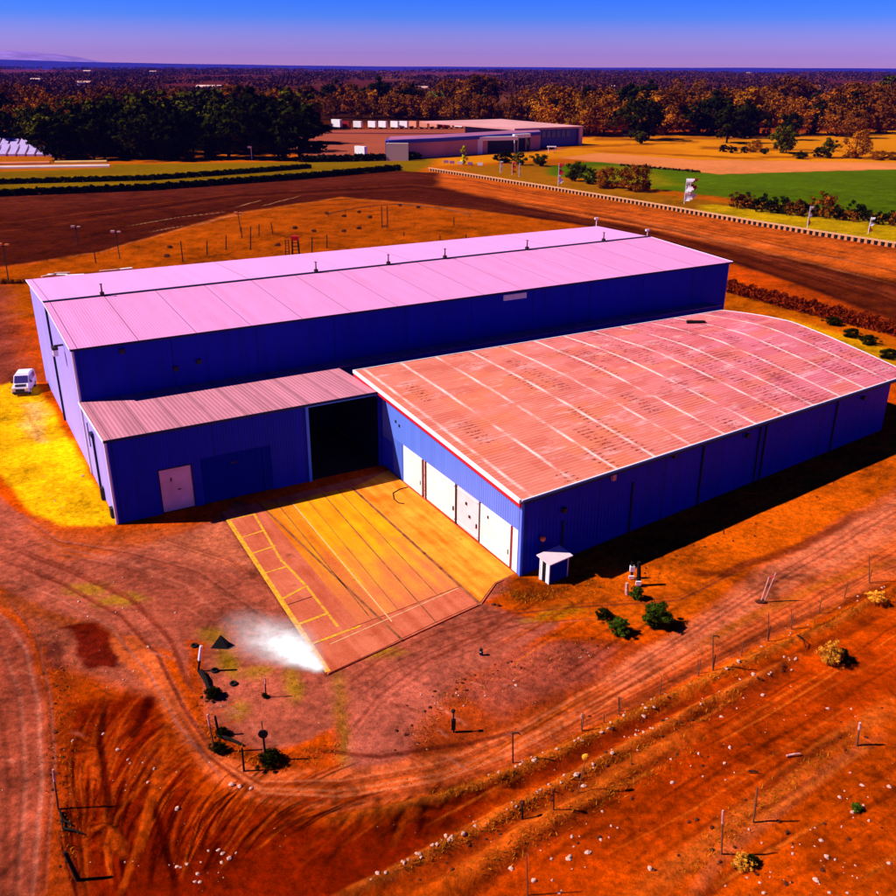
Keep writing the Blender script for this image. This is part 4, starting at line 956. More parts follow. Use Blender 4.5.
LINES = [((228, 520), (328, 672), .42), ((254, 514), (282, 562), .22), ((283, 562), (306, 586), .22), ((306, 586), (338, 627), .22), ((228, 520), (255, 514), .30), ((240, 538.5), (263, 531), .22), ((250, 554.5), (276, 546), .22), ((264, 573.5), (287, 567), .22), ((281, 600), (305, 587), .26), ((299, 624.5), (327, 614), .26), ((310, 645), (361, 626), .24)]
for a, b_, wd in LINES:
    mk.prism(pline(a, b_, wd, None, '', ZT + .004 + .0006 * k), (0, 0, .004)); k += 1
tag(mk.build('yellow_marking', M['pad_yellow'], ape))
mk2 = MB()
mk2.prism(pline((288, 605), (312, 597), .12, None, '', ZT + .0045), (0, 0, .003)).build('dark_mark', M['joint'], ape)

# airborne spray as a flat sheet: spill by the corner of the apron
def puff():
    m = bpy.data.materials.new('white_spray'); m.use_nodes = True; n = m.node_tree.nodes; l = m.node_tree.links
    b = n['Principled BSDF']; b.inputs['Base Color'].default_value = (.93, .90, .88, 1); b.inputs['Roughness'].default_value = .95; b.inputs['Specular IOR Level'].default_value = .05
    at = n.new('ShaderNodeAttribute'); at.attribute_name = 'cover'; t = n.new('ShaderNodeTexCoord')
    q = n.new('ShaderNodeTexNoise'); q.inputs['Scale'].default_value = .9; q.inputs['Detail'].default_value = 8; q.inputs['Roughness'].default_value = .6; l.new(t.outputs['Object'], q.inputs['Vector'])
    mr = n.new('ShaderNodeMapRange'); mr.inputs[1].default_value = .25; mr.inputs[2].default_value = .75; mr.inputs[3].default_value = -.3; mr.inputs[4].default_value = .3; l.new(q.outputs['Fac'], mr.inputs[0])
    ad = n.new('ShaderNodeMath'); ad.operation = 'MULTIPLY_ADD'; ad.use_clamp = True; l.new(mr.outputs[0], ad.inputs[0]); 
    bell = n.new('ShaderNodeMath'); bell.operation = 'MULTIPLY'; bell.inputs[1].default_value = 1.6; bell.use_clamp = True; l.new(at.outputs['Fac'], bell.inputs[0])
    l.new(bell.outputs[0], ad.inputs[1]); l.new(at.outputs['Fac'], ad.inputs[2])
    l.new(ad.outputs[0], b.inputs['Alpha'])
    P = [G(x_, y_) for x_, y_ in ((318, 668), (300, 655), (284, 644), (262, 634), (244, 622))]
    c0 = G(300, 655); nx = 90; vs_ = []; cv = []
    for j_ in range(nx + 1):
        for i_ in range(nx + 1):
            x = c0.x - 11 + 18 * i_ / nx; y = c0.y - 6 + 15 * j_ / nx
            vs_.append((x, y, ZT + .016)); cv.append((x, y))
    cv = np.array(cv); d, t_ = dline(cv[:, 0], cv[:, 1], [tuple(p[:2]) for p in P])
    wd = np.interp(t_, [0, .25, .5, .75, 1], [.45, 1.25, 1.75, 1.9, 1.6]); st = np.interp(t_, [0, .25, .5, .75, 1], [1.1, 1.3, 1.05, .5, .16])
    f = st * np.exp(-(d / wd) ** 2)
    # the spray sheet thins out past the painted edge of the apron
    la, lb = G(228, 520), G(328, 674); nn = Vector((-(lb - la).y, (lb - la).x)).normalized()
    side = (cv[:, 0] - la.x) * nn.x + (cv[:, 1] - la.y) * nn.y
    onpad = side * (1 if ((G(400, 560) - la).x * nn.x + (G(400, 560) - la).y * nn.y) > 0 else -1)
    f = np.where(onpad > 0, f * np.exp(-(onpad / 2.0)) * .8, f)
    fs_ = [(j_ * (nx + 1) + i_, j_ * (nx + 1) + i_ + 1, (j_ + 1) * (nx + 1) + i_ + 1, (j_ + 1) * (nx + 1) + i_) for j_ in range(nx) for i_ in range(nx)]
    f = np.clip(f - .02, 0, 1.3)
    fs_ = [q_ for q_ in fs_ if max(f[i_] for i_ in q_) > .003]
    o = MB().add(vs_, fs_).build('spray_puff', m)
    at2 = o.data.attributes.new('cover', 'FLOAT', 'POINT'); at2.data.foreach_set('value', f.astype(np.float32))
    tag(o, 'bright puff of white spray, built flat on the gravel at the outer corner of the concrete apron', 'powder', kind='stuff')
puff()

# ------------------------------------------------------------------ foliage builders
def crown_mesh(name, m, R_, H_, z0, clumps, per, leaf, seed, shape='round', gap=.0):
    r = np.random.RandomState(seed); cs = []
    while len(cs) < clumps:
        p = r.uniform(-1, 1, 3); q = np.linalg.norm(p)
        if q > 1 or q < .35: continue
        if shape == 'cone':
            lim = 1 - (p[2] + 1) / 2 * .9
            if math.hypot(p[0], p[1]) > lim: continue
        if shape == 'column' and math.hypot(p[0], p[1]) > .8: continue
        lob = 1 + .22 * math.sin(3 * math.atan2(p[1], p[0]) + seed) + .15 * math.sin(5 * p[2] + seed * 2)
        cs.append((p[0] * R_ * lob, p[1] * R_ * lob, z0 + H_ * (p[2] + 1) / 2))
    V_ = []; tint = []
    for c in cs:
        cr_ = R_ * r.uniform(.18, .40); tn = r.uniform(.35, 1.6)
        for k in range(per):
            d = r.normal(size=3); d /= np.linalg.norm(d) + 1e-9
            p = np.array(c) + d * cr_ * r.uniform(.4, 1) * np.array([1, 1, .75])
            nn_ = d + r.normal(size=3) * .38; nn_ /= np.linalg.norm(nn_); a = np.cross(nn_, r.normal(size=3)); a /= np.linalg.norm(a) + 1e-9; bb = np.cross(nn_, a)
            s = leaf * r.uniform(.6, 1.3)
            V_ += [p - a * s - bb * s * .6, p + a * s * .4 - bb * s * .8, p + a * s + bb * s * .5, p - a * s * .5 + bb * s * .8]
            tint += [tn * r.uniform(.8, 1.2)] * 4
    V_ = np.array(V_); n = len(V_)
    me = bpy.data.meshes.new(name); me.vertices.add(n); me.vertices.foreach_set('co', V_.ravel().astype(np.float32))
    me.loops.add(n); me.loops.foreach_set('vertex_index', np.arange(n, dtype=np.int32)); me.polygons.add(n // 4)
    me.polygons.foreach_set('loop_start', np.arange(0, n, 4, dtype=np.int32)); me.polygons.foreach_set('loop_total', np.full(n // 4, 4, np.int32)); me.update(calc_edges=True)
    at = me.attributes.new('tint', 'FLOAT', 'POINT'); at.data.foreach_set('value', np.array(tint, np.float32)); me.materials.append(m)
    return me, cs
def make_tree(name, m, R_, H_, z0, clumps, per, leaf, seed, shape='round', limbs=7, trunk='trunk'):
    root = empty(name, (0, 0, 0))
    me, cs = crown_mesh('crown', m, R_, H_, z0, clumps, per, leaf, seed, shape)
    o = bpy.data.objects.new('crown', me); C.collection.objects.link(o); o.parent = root
    t = MB(); t.path([(0, 0, -.2), (.1 * R_ * .3, 0, z0 * .6), (0, .05 * R_, z0 + H_ * .35), (.02, 0, z0 + H_ * .75)], R_ * .09, R_ * .02)
    rr = random.Random(seed)
    for k in range(limbs):
        c = cs[rr.randrange(len(cs))]; t.path([(0, 0, z0 * .5 + H_ * .15 * rr.random()), (c[0] * .45, c[1] * .45, (z0 + c[2]) * .5), (c[0], c[1], c[2])], R_ * .035, R_ * .008, 5)
    t.build(trunk, M['dark_timber'], root)
    return root
protos = {}
def proto(key, *a, **k):
    root = make_tree(*a, **k); protos[key] = [root, False]; return root
def place(key, loc, sc=1.0, rz=None, label=None, cat=None, group=None, szz=None):
    p = protos[key]
    o = p[0] if not p[1] else copy_tree(p[0]); p[1] = True
    o.location = loc; s = sc if isinstance(sc, tuple) else (sc, sc, sc); o.scale = s
    o.rotation_euler = (0, 0, random.uniform(0, 6.28) if rz is None else rz)
    tag(o, label, cat, group); return o
# unit height 10 m trees
proto('ev1', 'evergreen_tree', M['leaf_dark'], 4.4, 9.6, .3, 50, 60, .30, 1)
proto('ev2', 'evergreen_tree', M['leaf_dark'], 3.8, 9.6, .3, 50, 60, .30, 2)
proto('gr1', 'broadleaf_tree', M['leaf_green'], 4.4, 8.4, 1.6, 50, 56, .30, 3)
proto('gr2', 'broadleaf_tree', M['leaf_green'], 3.8, 8.6, 1.4, 46, 56, .30, 4)
proto('ru1', 'autumn_tree', M['leaf_rust'], 5.2, 9.5, .4, 62, 60, .26, 5)
proto('ru2', 'autumn_tree', M['leaf_brown'], 5.0, 9.5, .4, 62, 60, .26, 6)
proto('ru3', 'autumn_tree', M['leaf_amber'], 4.6, 9.4, .5, 52, 56, .25, 7)
LAB = {'ev': ('dark evergreen tree with a dense nearly black crown', 'tree', 'dark evergreen trees'),
       'gr': ('olive green broadleaf tree with a rounded crown', 'tree', 'olive green trees'),
       'ru': ('rusty brown autumn tree with a wide loose crown', 'tree', 'autumn coloured trees')}
ZONE = {}
ORD = ['first', 'second', 'third', 'fourth', 'fifth', 'sixth', 'seventh', 'eighth', 'ninth', 'tenth', 'eleventh', 'twelfth', 'thirteenth', 'fourteenth', 'fifteenth', 'sixteenth', 'seventeenth', 'eighteenth', 'nineteenth', 'twentieth', 'twenty-first', 'twenty-second']
SHORT = {'ev': 'dark evergreen', 'gr': 'olive tree', 'ru': 'rusty tree'}
rown = {}
def tree(key, px, py, top_px, zone, wide=1.0, lab=None):
    g_ = G(px, py); h = max(3, height_at(g_.x, g_.y, px, top_px)); s = h / 10.0
    lb = LAB[key[:2]]
    return place(key, (g_.x, g_.y, 0), (s * wide, s * wide, s), None, lab or (lb[0] + ' ' + zone), lb[1], lb[2] + ' ' + zone)
rr = random.Random(21)
def row(x0, x1, y0, y1, n, t0, t1, keys, zone, wide=1.0):
    rown[zone] = rown.get(zone, 0) + 1
    for i in range(n):
        x = x0 + (x1 - x0) * (i + rr.uniform(-.35, .35)) / max(1, n - 1); f = (x - x0) / (x1 - x0 + 1e-6)
        y = y0 + (y1 - y0) * f + rr.uniform(-1.2, 1.2); tp = t0 + (t1 - t0) * f + rr.uniform(-9, 7)
        k_ = rr.choice(keys); tree(k_, x, y, min(tp, y - 8), zone, wide * rr.uniform(.85, 1.25), '%s, %s from left, %s row, %s' % (SHORT[k_[:2]], ORD[i], ORD[rown[zone] - 1], zone))
Z_L = 'in the big wood at the left'
row(62, 300, 160, 158, 11, 116, 110, ['ev1', 'ev2', 'ev1', 'ev2'], Z_L, 1.25)
row(40, 290, 154, 152, 11, 108, 99, ['ev1', 'ev2', 'gr1', 'ev1'], Z_L)
row(55, 130, 156, 156, 5, 112, 104, ['gr1', 'gr2', 'ev1'], Z_L)
row(10, 300, 146, 143, 14, 101, 94, ['ev2', 'gr2', 'ru2', 'gr1', 'ev1'], Z_L, 1.25)
row(-20, 310, 132, 128, 18, 96, 92, ['ru2', 'ru2', 'gr2', 'ru1', 'ev1'], Z_L)
row(-20, 310, 116, 113, 22, 91, 88, ['ru2', 'ev1', 'ru2', 'ru1'], Z_L)
row(-10, 60, 138, 141, 5, 112, 108, ['ru2', 'ev2', 'ru1'], Z_L)
Z_M = 'behind the parked trailers'
row(290, 480, 119, 118, 10, 92, 90, ['ru1', 'ru3', 'ev1', 'gr1', 'ru2'], Z_M, .9)
row(290, 480, 114, 112, 11, 84, 82, ['ev1', 'ru2', 'ev2', 'ev1'], Z_M)
row(400, 600, 120, 122, 12, 92, 92, ['ru1', 'ru2', 'ru3', 'ru2'], Z_M)
Z_R = 'beyond the orange meadow'
row(555, 900, 134, 134, 16, 96, 92, ['ru1', 'ru1', 'ru2', 'ev1', 'ru3'], Z_R, 1.15)
row(560, 910, 128, 126, 16, 92, 88, ['ru2', 'ru1', 'ev2', 'ru2'], Z_R)
row(560, 910, 116, 114, 16, 86, 82, ['ru2', 'ev1', 'gr2', 'ru1'], Z_R)
EDGE_X = [640, 727, 745, 583, 603, 664, 790, 855, 832, 885]
for x, y, t, k_ in ((640, 140, 92, 'ev1'), (727, 143, 104, 'ev2'), (745, 138, 100, 'ev1'), (583, 136, 96, 'ru3'), (603, 136, 95, 'ru1'), (664, 135, 104, 'ru3'), (790, 140, 112, 'ev2'), (855, 138, 110, 'ru1'), (832, 136, 106, 'ru1'), (885, 130, 96, 'ru1')):
    tree(k_, x, y, t, 'at the edge of the orange meadow', 1.1, '%s by the orange meadow edge, %s of ten there' % (SHORT[k_[:2]], ORD[sorted(EDGE_X).index(x)].replace('first', 'leftmost').replace('tenth', 'rightmost') + (' from left' if x not in (min(EDGE_X), max(EDGE_X)) else '')))
# single trees and shrubs in the meadow, each with its own words
singles = [('gr1', 782, 153, 124, 'round olive tree standing alone in the orange meadow'), ('gr2', 828, 158, 138, 'pale green bushy tree beside the meadow path'),
           ('ru3', 855, 158, 128, 'thin amber tree left of the last bushes by the meadow path'), ('ev2', 818, 157, 146, 'small black conifer touching the pale green tree'),
           ('ru2', 878, 160, 150, 'low brown bush at the right end of the meadow path'), ('ru2', 893, 160, 151, 'last brown bush by the picture edge beside the meadow path'),
           ('ev1', 800, 159, 150, 'small dark bush in front of the lone olive tree'), ('ev2', 723, 152, 144, 'leftmost small round dark bush by the meadow path'),
           ('ev1', 732, 153, 145, 'second small round dark bush by the meadow path'), ('ev2', 744, 153, 146, 'third small round dark bush by the meadow path'),
           ('ru3', 753, 152, 139, 'small amber tree among the round dark bushes'), ('ev1', 764, 154, 147, 'rightmost small round dark bush by the meadow path'),
           ('ru2', 637, 191, 163, 'tall brown thicket between the race track and the green field'), ('ru2', 607, 188, 166, 'smaller brown bush left of the tall brown thicket'),
           ('gr1', 575, 181, 160, 'dark green bush beside the red and white flag'), ('gr2', 590, 184, 168, 'low green bush right of the red and white flag'),
           ('ev1', 505, 163, 149, 'dark bush in front of the white portal of the far building'), ('gr2', 520, 165, 152, 'green bush in front of the far building'), ('gr1', 540, 166, 153, 'right-hand green bush in front of the far building'), ('gr1', 640, 144, 130, 'dark green bush by the far orange mound')]
for k_, x, y, t, lb in singles:
    g_ = G(x, y); h = height_at(g_.x, g_.y, x, t); s = h / 10
    wide = 1.5 if h < 7 else 1.1
    place(k_, (g_.x, g_.y, -.12 * h), (s * wide, s * wide, s * 1.1), None, lb, 'bush' if h < 7 else 'tree')
g_ = G(463.5, 165); h = height_at(g_.x, g_.y, 463, 144)
proto('cyp', 'lime_conifer', M['leaf_lime'], 2.2, 9.2, .6, 22, 26, .5, 9, shape='cone', limbs=2); place('cyp', (g_.x, g_.y, 0), h / 10, None, 'bright lime yellow pointed tree in front of the far industrial building', 'tree')
# dark shrubs along the green field
proto('sh1', 'field_shrub', M['leaf_dark'], 4.5, 8.5, .3, 26, 22, .45, 14, limbs=3); proto('sh2', 'field_shrub', M['leaf_brown'], 5, 8, .3, 24, 22, .45, 15, limbs=3)
for i in range(26):
    x = 737 + i * 6.6; g_ = G(x, 208 + i * .72 + rr.uniform(-1.5, 1.5)); h = rr.uniform(3.2, 5.5) * (1.35 if i in (5, 6, 13) else 1)
    key = rr.choice(['sh1', 'sh2', 'sh1']); place(key, (g_.x, g_.y, 0), (h / 9, h / 9, h / 9), None, ('dark' if key == 'sh1' else 'brown') + ' shrub, %s from left in the row along the green field' % (ORD + ['twenty-third', 'twenty-fourth', 'twenty-fifth', 'twenty-sixth'])[i], 'shrub', 'shrubs along the green field')
# far woodland as one mass
def far_wood():
    r = np.random.RandomState(3); V_ = []; T_ = []
    n = 22000
    t = r.uniform(0, 1, n); yy = np.exp(np.log(820) + (np.log(7500) - np.log(820)) * t ** .8); uu = r.uniform(-.62, .62, n)
    keep = (vnoise(uu * yy / 420, np.log(yy) * 9, 4) * .7 + vnoise(uu * yy / 90, yy / 160, 5) * .3 > .50)
    for x, y in zip((uu * yy)[keep], yy[keep]):
        s = 2.6 * (1 + y / 2600) ; k = 12; tn = r.choice([.25, .5, 1, 1.6]) * r.uniform(.7, 1.2)
        c = np.array([x, y, 0]) + np.concatenate([r.normal(size=(k, 2)) * s * np.array([1.3, .8]), r.uniform(.0, 2.0, (k, 1)) * s], 1)
        a = r.normal(size=(k, 3)); a /= np.linalg.norm(a, axis=1)[:, None]; b_ = np.cross(a, r.normal(size=(k, 3))); b_ /= np.linalg.norm(b_, axis=1)[:, None]
        q = np.stack([c - a * s * .5, c - b_ * s * .45, c + a * s * .5, c + b_ * s * .45], 1)
        V_.append(q.reshape(-1, 3)); T_ += [tn] * (4 * k)
    V_ = np.concatenate(V_); n = len(V_); me = bpy.data.meshes.new('distant_woodland'); me.vertices.add(n); me.vertices.foreach_set('co', V_.ravel().astype(np.float32))
    me.loops.add(n); me.loops.foreach_set('vertex_index', np.arange(n, dtype=np.int32)); me.polygons.add(n // 4)
    me.polygons.foreach_set('loop_start', np.arange(0, n, 4, dtype=np.int32)); me.polygons.foreach_set('loop_total', np.full(n // 4, 4, np.int32)); me.update(calc_edges=True)
    me.attributes.new('tint', 'FLOAT', 'POINT').data.foreach_set('value', np.array(T_, np.float32)); me.materials.append(M['leaf_far'])
    o = bpy.data.objects.new('distant_woodland', me); C.collection.objects.link(o)
    tag(o, 'dark brown and purple woodland filling the plain up to the horizon', 'woodland', kind='stuff')
far_wood()

# ------------------------------------------------------------------ bushes near the shed
proto('bb', 'green_bush', M['leaf_bush'], 5.0, 9.0, .2, 90, 90, .30, 31, limbs=5)
proto('bd', 'dark_bush', M['leaf_dark'], 5.2, 8.4, .2, 60, 70, .32, 32, limbs=4)
proto('by', 'yellow_bush', M['leaf_yellow'], 4.6, 9.0, .4, 60, 60, .20, 33, limbs=9)
def bush(key, px, py, h, wide, lb):
    g_ = G(px, py); s = h / 9.2; return place(key, (g_.x, g_.y, gz(g_.x, g_.y) - .03), (s * wide, s * wide, s), rr.uniform(0, 6), lb, 'bush')
bush('bb', 657, 625, 1.9, 1.05, 'largest round green bush beside the dirt road')
bush('bb', 619, 634, 1.3, 1.1, 'middle green bush between the small dark bush and the largest bush')
bush('bd', 603, 618, .9, 1.3, 'small dark bush left of the other green bushes')
bush('bb', 636, 598, 1.2, .75, 'small yellowish green bush at the foot of the timber stumps')
bush('by', 829, 663, 1.9, .85, 'yellow leaved bush alone on the orange slope at the right')
bush('by', 875, 603, 1.0, 1.3, 'low pale yellow tuft near the right fence posts')
bush('by', 742, 866, .9, 1.2, 'straw yellow tuft beside the lower cart track')
bush('bd', 750, 863, .7, 1.2, 'dark tuft behind the straw yellow one on the cart track')
bush('bb', 856, 810, .45, 1.2, 'tiny green plant on bare soil in the lower right')
bush('bd', 840, 660, 1.0, 1.1, 'dark scrub right behind the yellow leaved bush')
# weeds by the hall's far end
for i, (x, y, lb) in enumerate(((833, 325, 'dark green weed clump behind the shed roof, leftmost'), (851, 337, 'dark green weed clump behind the shed roof, second from left'), (868, 344, 'wide green weed clump behind the shed roof'), (888, 358, 'green weed clump behind the shed roof at the picture edge'))):
    bush('bd', x, y, 1.5, 1.6, lb)
# ------------------------------------------------------------------ hedges
def hedge(name, pts, wd, ht, m, leaf, dens, label, seed):
    r = np.random.RandomState(seed); V_ = []; T_ = []
    P = [G(*p) for p in pts]
    for a, c in zip(P[:-1], P[1:]):
        L_ = (c - a).length; n = int(L_ * dens); d = (c - a).normalized(); nn = Vector((-d.y, d.x, 0))
        for i in range(n):
            t = r.rand() * L_; lump = .85 + .15 * math.sin(t * 1.9 + seed) * math.sin(t * .7)
            p = np.array(a + d * t + nn * ((r.rand() - .5) * wd)) + np.array([0, 0, r.rand() ** .7 * ht * lump])
            q = r.normal(size=3); q /= np.linalg.norm(q); b_ = np.cross(q, r.normal(size=3)); b_ /= np.linalg.norm(b_); s = leaf * r.uniform(.6, 1.3)
            V_ += [p - q * s, p - b_ * s * .8, p + q * s, p + b_ * s * .8]; T_ += [r.uniform(.5, 1.4)] * 4
    V_ = np.array(V_); n = len(V_); me = bpy.data.meshes.new(name); me.vertices.add(n); me.vertices.foreach_set('co', V_.ravel().astype(np.float32))
    me.loops.add(n); me.loops.foreach_set('vertex_index', np.arange(n, dtype=np.int32)); me.polygons.add(n // 4)
    me.polygons.foreach_set('loop_start', np.arange(0, n, 4, dtype=np.int32)); me.polygons.foreach_set('loop_total', np.full(n // 4, 4, np.int32)); me.update(calc_edges=True)
    me.attributes.new('tint', 'FLOAT', 'POINT').data.foreach_set('value', np.array(T_, np.float32)); me.materials.append(m)
    o = bpy.data.objects.new(name, me); C.collection.objects.link(o); tag(o, label, 'hedge'); return o
hedge('hedge', [(722, 291), (800, 312), (896, 336), (960, 352)], 1.6, 2.8, M['leaf_red'], .22, 150, 'dark red hedge running from the end of the hall along the race track', 41)
hedge('hedge', [(-60, 200), (0, 196), (150, 190), (300, 179), (400, 170)], 3.0, 2.3, M['leaf_dark'], .45, 75, 'long black hedge right along the far edge of the race track', 42)
hedge('hedge', [(-60, 186), (0, 184), (150, 180), (250, 173), (310, 168)], 3.0, 1.9, M['leaf_dark'], .45, 70, 'second black hedge further back between two grass strips', 43)
hedge('hedge', [(300, 162), (360, 161), (420, 159)], 5.0, 3.0, M['leaf_dark'], .8, 30, 'short dark hedge in front of the parked white van', 44)
hedge('hedge', [(-20, 284), (40, 283), (100, 279), (146, 272)], 1.2, .9, M['leaf_brown'], .25, 50, 'low brown scrub strip behind the far long side of the hall', 45)
hedge('hedge', [(620, 166), (680, 171), (700, 173)], 1.5, 1.0, M['leaf_dark'], .4, 12, 'thin dark hedge on the top edge of the green field', 46)

# ------------------------------------------------------------------ track barrier
def blk():
    root = empty('barrier_block', (0, 0, 0))
    MB().box(-.88, .88, -.35, .35, 1.02, 1.36).build('cap', mat('barrier_cap_paint', alb(235, 170, 120), .7, .2, (2, .2)), root)
    MB().prism([(-.40, -.32, 0), (.40, -.32, 0), (.34, -.28, 1.018), (-.34, -.28, 1.018)], (0, .6, 0)).build('body', mat('barrier_body_paint', alb(225, 140, 85), .7, .2, (2, .2)), root)
    t = MB()
    for k in range(3): t.tube((.88, 0, .02 + k * .33), (.88, 0, .33 + k * .33), .36, .36, 10)
    t.build('tyre_stack', M['black'], root); return root  # black tyres put in to back the shaded gaps between blocks
bp_ = [G(x, y) for x, y in ((430, 171), (470, 177), (520, 185), (560, 191.5), (640, 205), (700, 215.5), (760, 226), (820, 236), (900, 248.5), (930, 254))]
blk0 = blk(); cum = [0]
for a, c in zip(bp_[:-1], bp_[1:]): cum.append(cum[-1] + (c - a).length)
nb_ = int(cum[-1] / 1.78)
for i in range(nb_):
    s = i * 1.78; k = max(j_ for j_ in range(len(cum)) if cum[j_] <= s); k = min(k, len(bp_) - 2)
    a, c = bp_[k], bp_[k + 1]; p = a.lerp(c, (s - cum[k]) / (cum[k + 1] - cum[k])); d = c - a
    o = blk0 if i == 0 else copy_tree(blk0)
    o.location = (p.x, p.y, 0); o.rotation_euler = (0, 0, math.atan2(d.y, d.x) + rr.uniform(-.03, .03))
    tag(o, 'pale concrete block with black tyres beside it in the long race track barrier', 'barrier', 'barrier blocks along the race track')

# ------------------------------------------------------------------ flags and banners beyond the barrier
def flag(px, py, top_px, label, c1, c2, wd=1.2):
    wd *= 1.25
    g_ = G(px, py); h = height_at(g_.x, g_.y, px, top_px); root = empty('advertising_flag', (g_.x, g_.y, 0), R(rr.uniform(-20, 20))); tag(root, label, 'flag')
    MB().tube((0, 0, 0), (0, 0, h), .09, .05, 6).build('pole', M['white'], root)
    b1 = MB(); n_ = 14
    for k_ in range(n_):
        z0_, z1_ = h * (.12 + .86 * k_ / n_), h * (.12 + .86 * (k_ + 1) / n_); w0 = wd * (.65 + .35 * math.sin(k_ * 1.1)); y_ = .18 * math.sin(k_ * .9); y2 = .18 * math.sin((k_ + 1) * .9)
        b1.prism([(.05, y_, z0_), (w0, y_ + .1, z0_), (w0, y2 + .1, z1_), (.05, y2, z1_)], (0, .03, 0), 1 if c2 and k_ > 4 and k_ % 5 != 0 else 0)
    b1.build('banner', [c1, c2 or c1], root); return root
redp = mat('red_banner', alb(205, 30, 30), .7, .2); whp = mat('white_banner', (.9, .78, .82), .7, .2); orp = mat('orange_banner', alb(240, 120, 30), .7, .2)
flag(558, 186, 163, 'white and red twisted flag by the barrier with bushes behind it', whp, redp, 1.6)
flag(684, 204, 178, 'tall white flag standing left of its red neighbour before the green field', whp, None, 2.0)
flag(689, 201, 178, 'red topped flag right of the tall white one before the green field', whp, redp, 2.0)
flag(807, 228, 206, 'white topped orange flag in front of the field shrubs', orp, whp, .8)
flag(868, 234, 217, 'white and orange flag nearest the right picture edge', orp, whp, .9)
flag(519, 177, 163, 'white marker flag left of the slim white post', whp, None, .6)
flag(500, 173, 161, 'small white marker with blue tint beside the barrier start', whp, None, .9)
flag(512, 175, 162, 'leaning yellow and red marker beside the slim white post', orp, redp, 1.4)
for i, x in enumerate((446, 452, 460, 470, 480)):
    g_ = G(x, 165.5 + i * .6); e = empty('notice_board', (g_.x, g_.y, 0), R(rr.uniform(-10, 10)))
    tag(e, 'small white notice board on legs in the row behind the barrier start', 'sign', 'small white boards behind the barrier start')
    MB().box(-1.1, 1.1, -.05, .05, 1.0, 2.2).build('board', whp, e); MB().box(-.9, -.8, .051, .12, 0, 2.1).box(.8, .9, .051, .12, 0, 2.1).build('legs', M['timber'], e)

# ------------------------------------------------------------------ far buildings
def far_hall():
    e = empty('far_warehouse', tuple(G(388, 160)), 0); o_ = G(388, 160)
    tag(e, 'long low warehouse with pale walls and deep blue roof band in the distance', 'building')
    def W3(px, py, z): p = G(px, py); return (p.x - o_.x, p.y - o_.y, z)
    wz = 7.0
    pth = [G(388, 160), G(440, 157), G(505, 152), G(540, 149)]
    pk = mat('far_pale_wall', alb(226, 150, 160), .8, .2, (.05, .25)); bl = mat('far_blue_band', (.02, .05, .42), .6, .3); rf = mat('far_pale_roof', alb(190, 110, 150), .6, .3, (.05, .3))
    for a, c in zip(pth[:-1], pth[1:]):
        d = (c - a).normalized(); nn = Vector((-d.y, d.x, 0)) * .4
        q = [a - o_, c - o_]
        MB().prism([q[0], q[1], q[1] + Vector((0, 0, wz)), q[0] + Vector((0, 0, wz))], nn).build('wall', pk, e)
        out_ = Vector((d.y, -d.x, 0)) * .5
        MB().prism([q[0] + out_ + Vector((0, 0, wz)), q[1] + out_ + Vector((0, 0, wz)), q[1] + out_ + Vector((0, 0, wz + 1.6)), q[0] + out_ + Vector((0, 0, wz + 1.6))], -out_ * 2).build('blue_band', bl, e)
        bk = Vector((0, 20, 0))
        MB().prism([q[0] + Vector((0, .6, wz + 1.5)), q[1] + Vector((0, .6, wz + 1.5)), q[1] + bk + Vector((0, 0, wz + 1.7)), q[0] + bk + Vector((0, 0, wz + 1.7))], (0, 0, .2)).build('roof', rf, e)
    MB().box(-.6, 9.5, -3.0, -.6, 0, 7.5).build('entrance_block', mat('far_entrance_wall', alb(250, 205, 190), .8, .2), e)
    MB().prism([(-1, -.8, 0), (-.2, 0, 0), (-.2, 20, 0), (-1, 20, 0)], (0, 0, 8.4)).build('side_wall', bl, e)
    for px in (402, 430, 455):
        p = W3(px, 158 - (px - 388) * .055, 0); MB().box(p[0] - 1.5, p[0] + 1.5, p[1] - .6, p[1] + .1, 0, 4.2).build('door', M['dark_metal'], e)
    return e
far_hall()
def far_hall2():
    a, c = G(514, 148), G(579, 145); e = empty('far_depot', tuple(a), 0)
    tag(e, 'wide depot with pale pink flat roof and dark blue glazed front beside the long warehouse', 'building')
    L_ = (c - a).length; dx = c.x - a.x; dy = c.y - a.y
    ang = math.atan2(dy, dx); e.rotation_euler = (0, 0, ang)
    pk = mat('depot_roof_paint', alb(240, 165, 165), .8, .2, (.05, .2)); bl = mat('depot_blue_front', (.015, .03, .30), .4, .4); wh = mat('depot_white_frame', alb(250, 190, 185), .7, .2)
    MB().box(0, L_, 0, 50, 0, 8.99).build('wall', bl, e)
    MB().prism([(-1, -1.5, 9.0), (L_ + 1.5, -1.5, 9.0), (L_ * .75, 62, 10.0), (-22, 62, 10.0)], (0, 0, .9)).build('roof', pk, e)
    MB().box(L_ - 1.2, L_ + 1.0, -1.4, -.2, 0, 8.95).build('corner_pillar', wh, e)
    w_ = MB()
    for k_ in range(9): w_.box(8 + k_ * (L_ - 14) / 9, 8 + (k_ + .7) * (L_ - 14) / 9, -.3, -.02, 4.8, 8.0)
    w_.build('window_strip', mat('depot_glass', (.04, .09, .30), .15, .6), e)
    MB().box(1.5, 7.5, -.6, -.02, 5.0, 8.5).build('sign_panel', wh, e)
    return e
far_hall2()
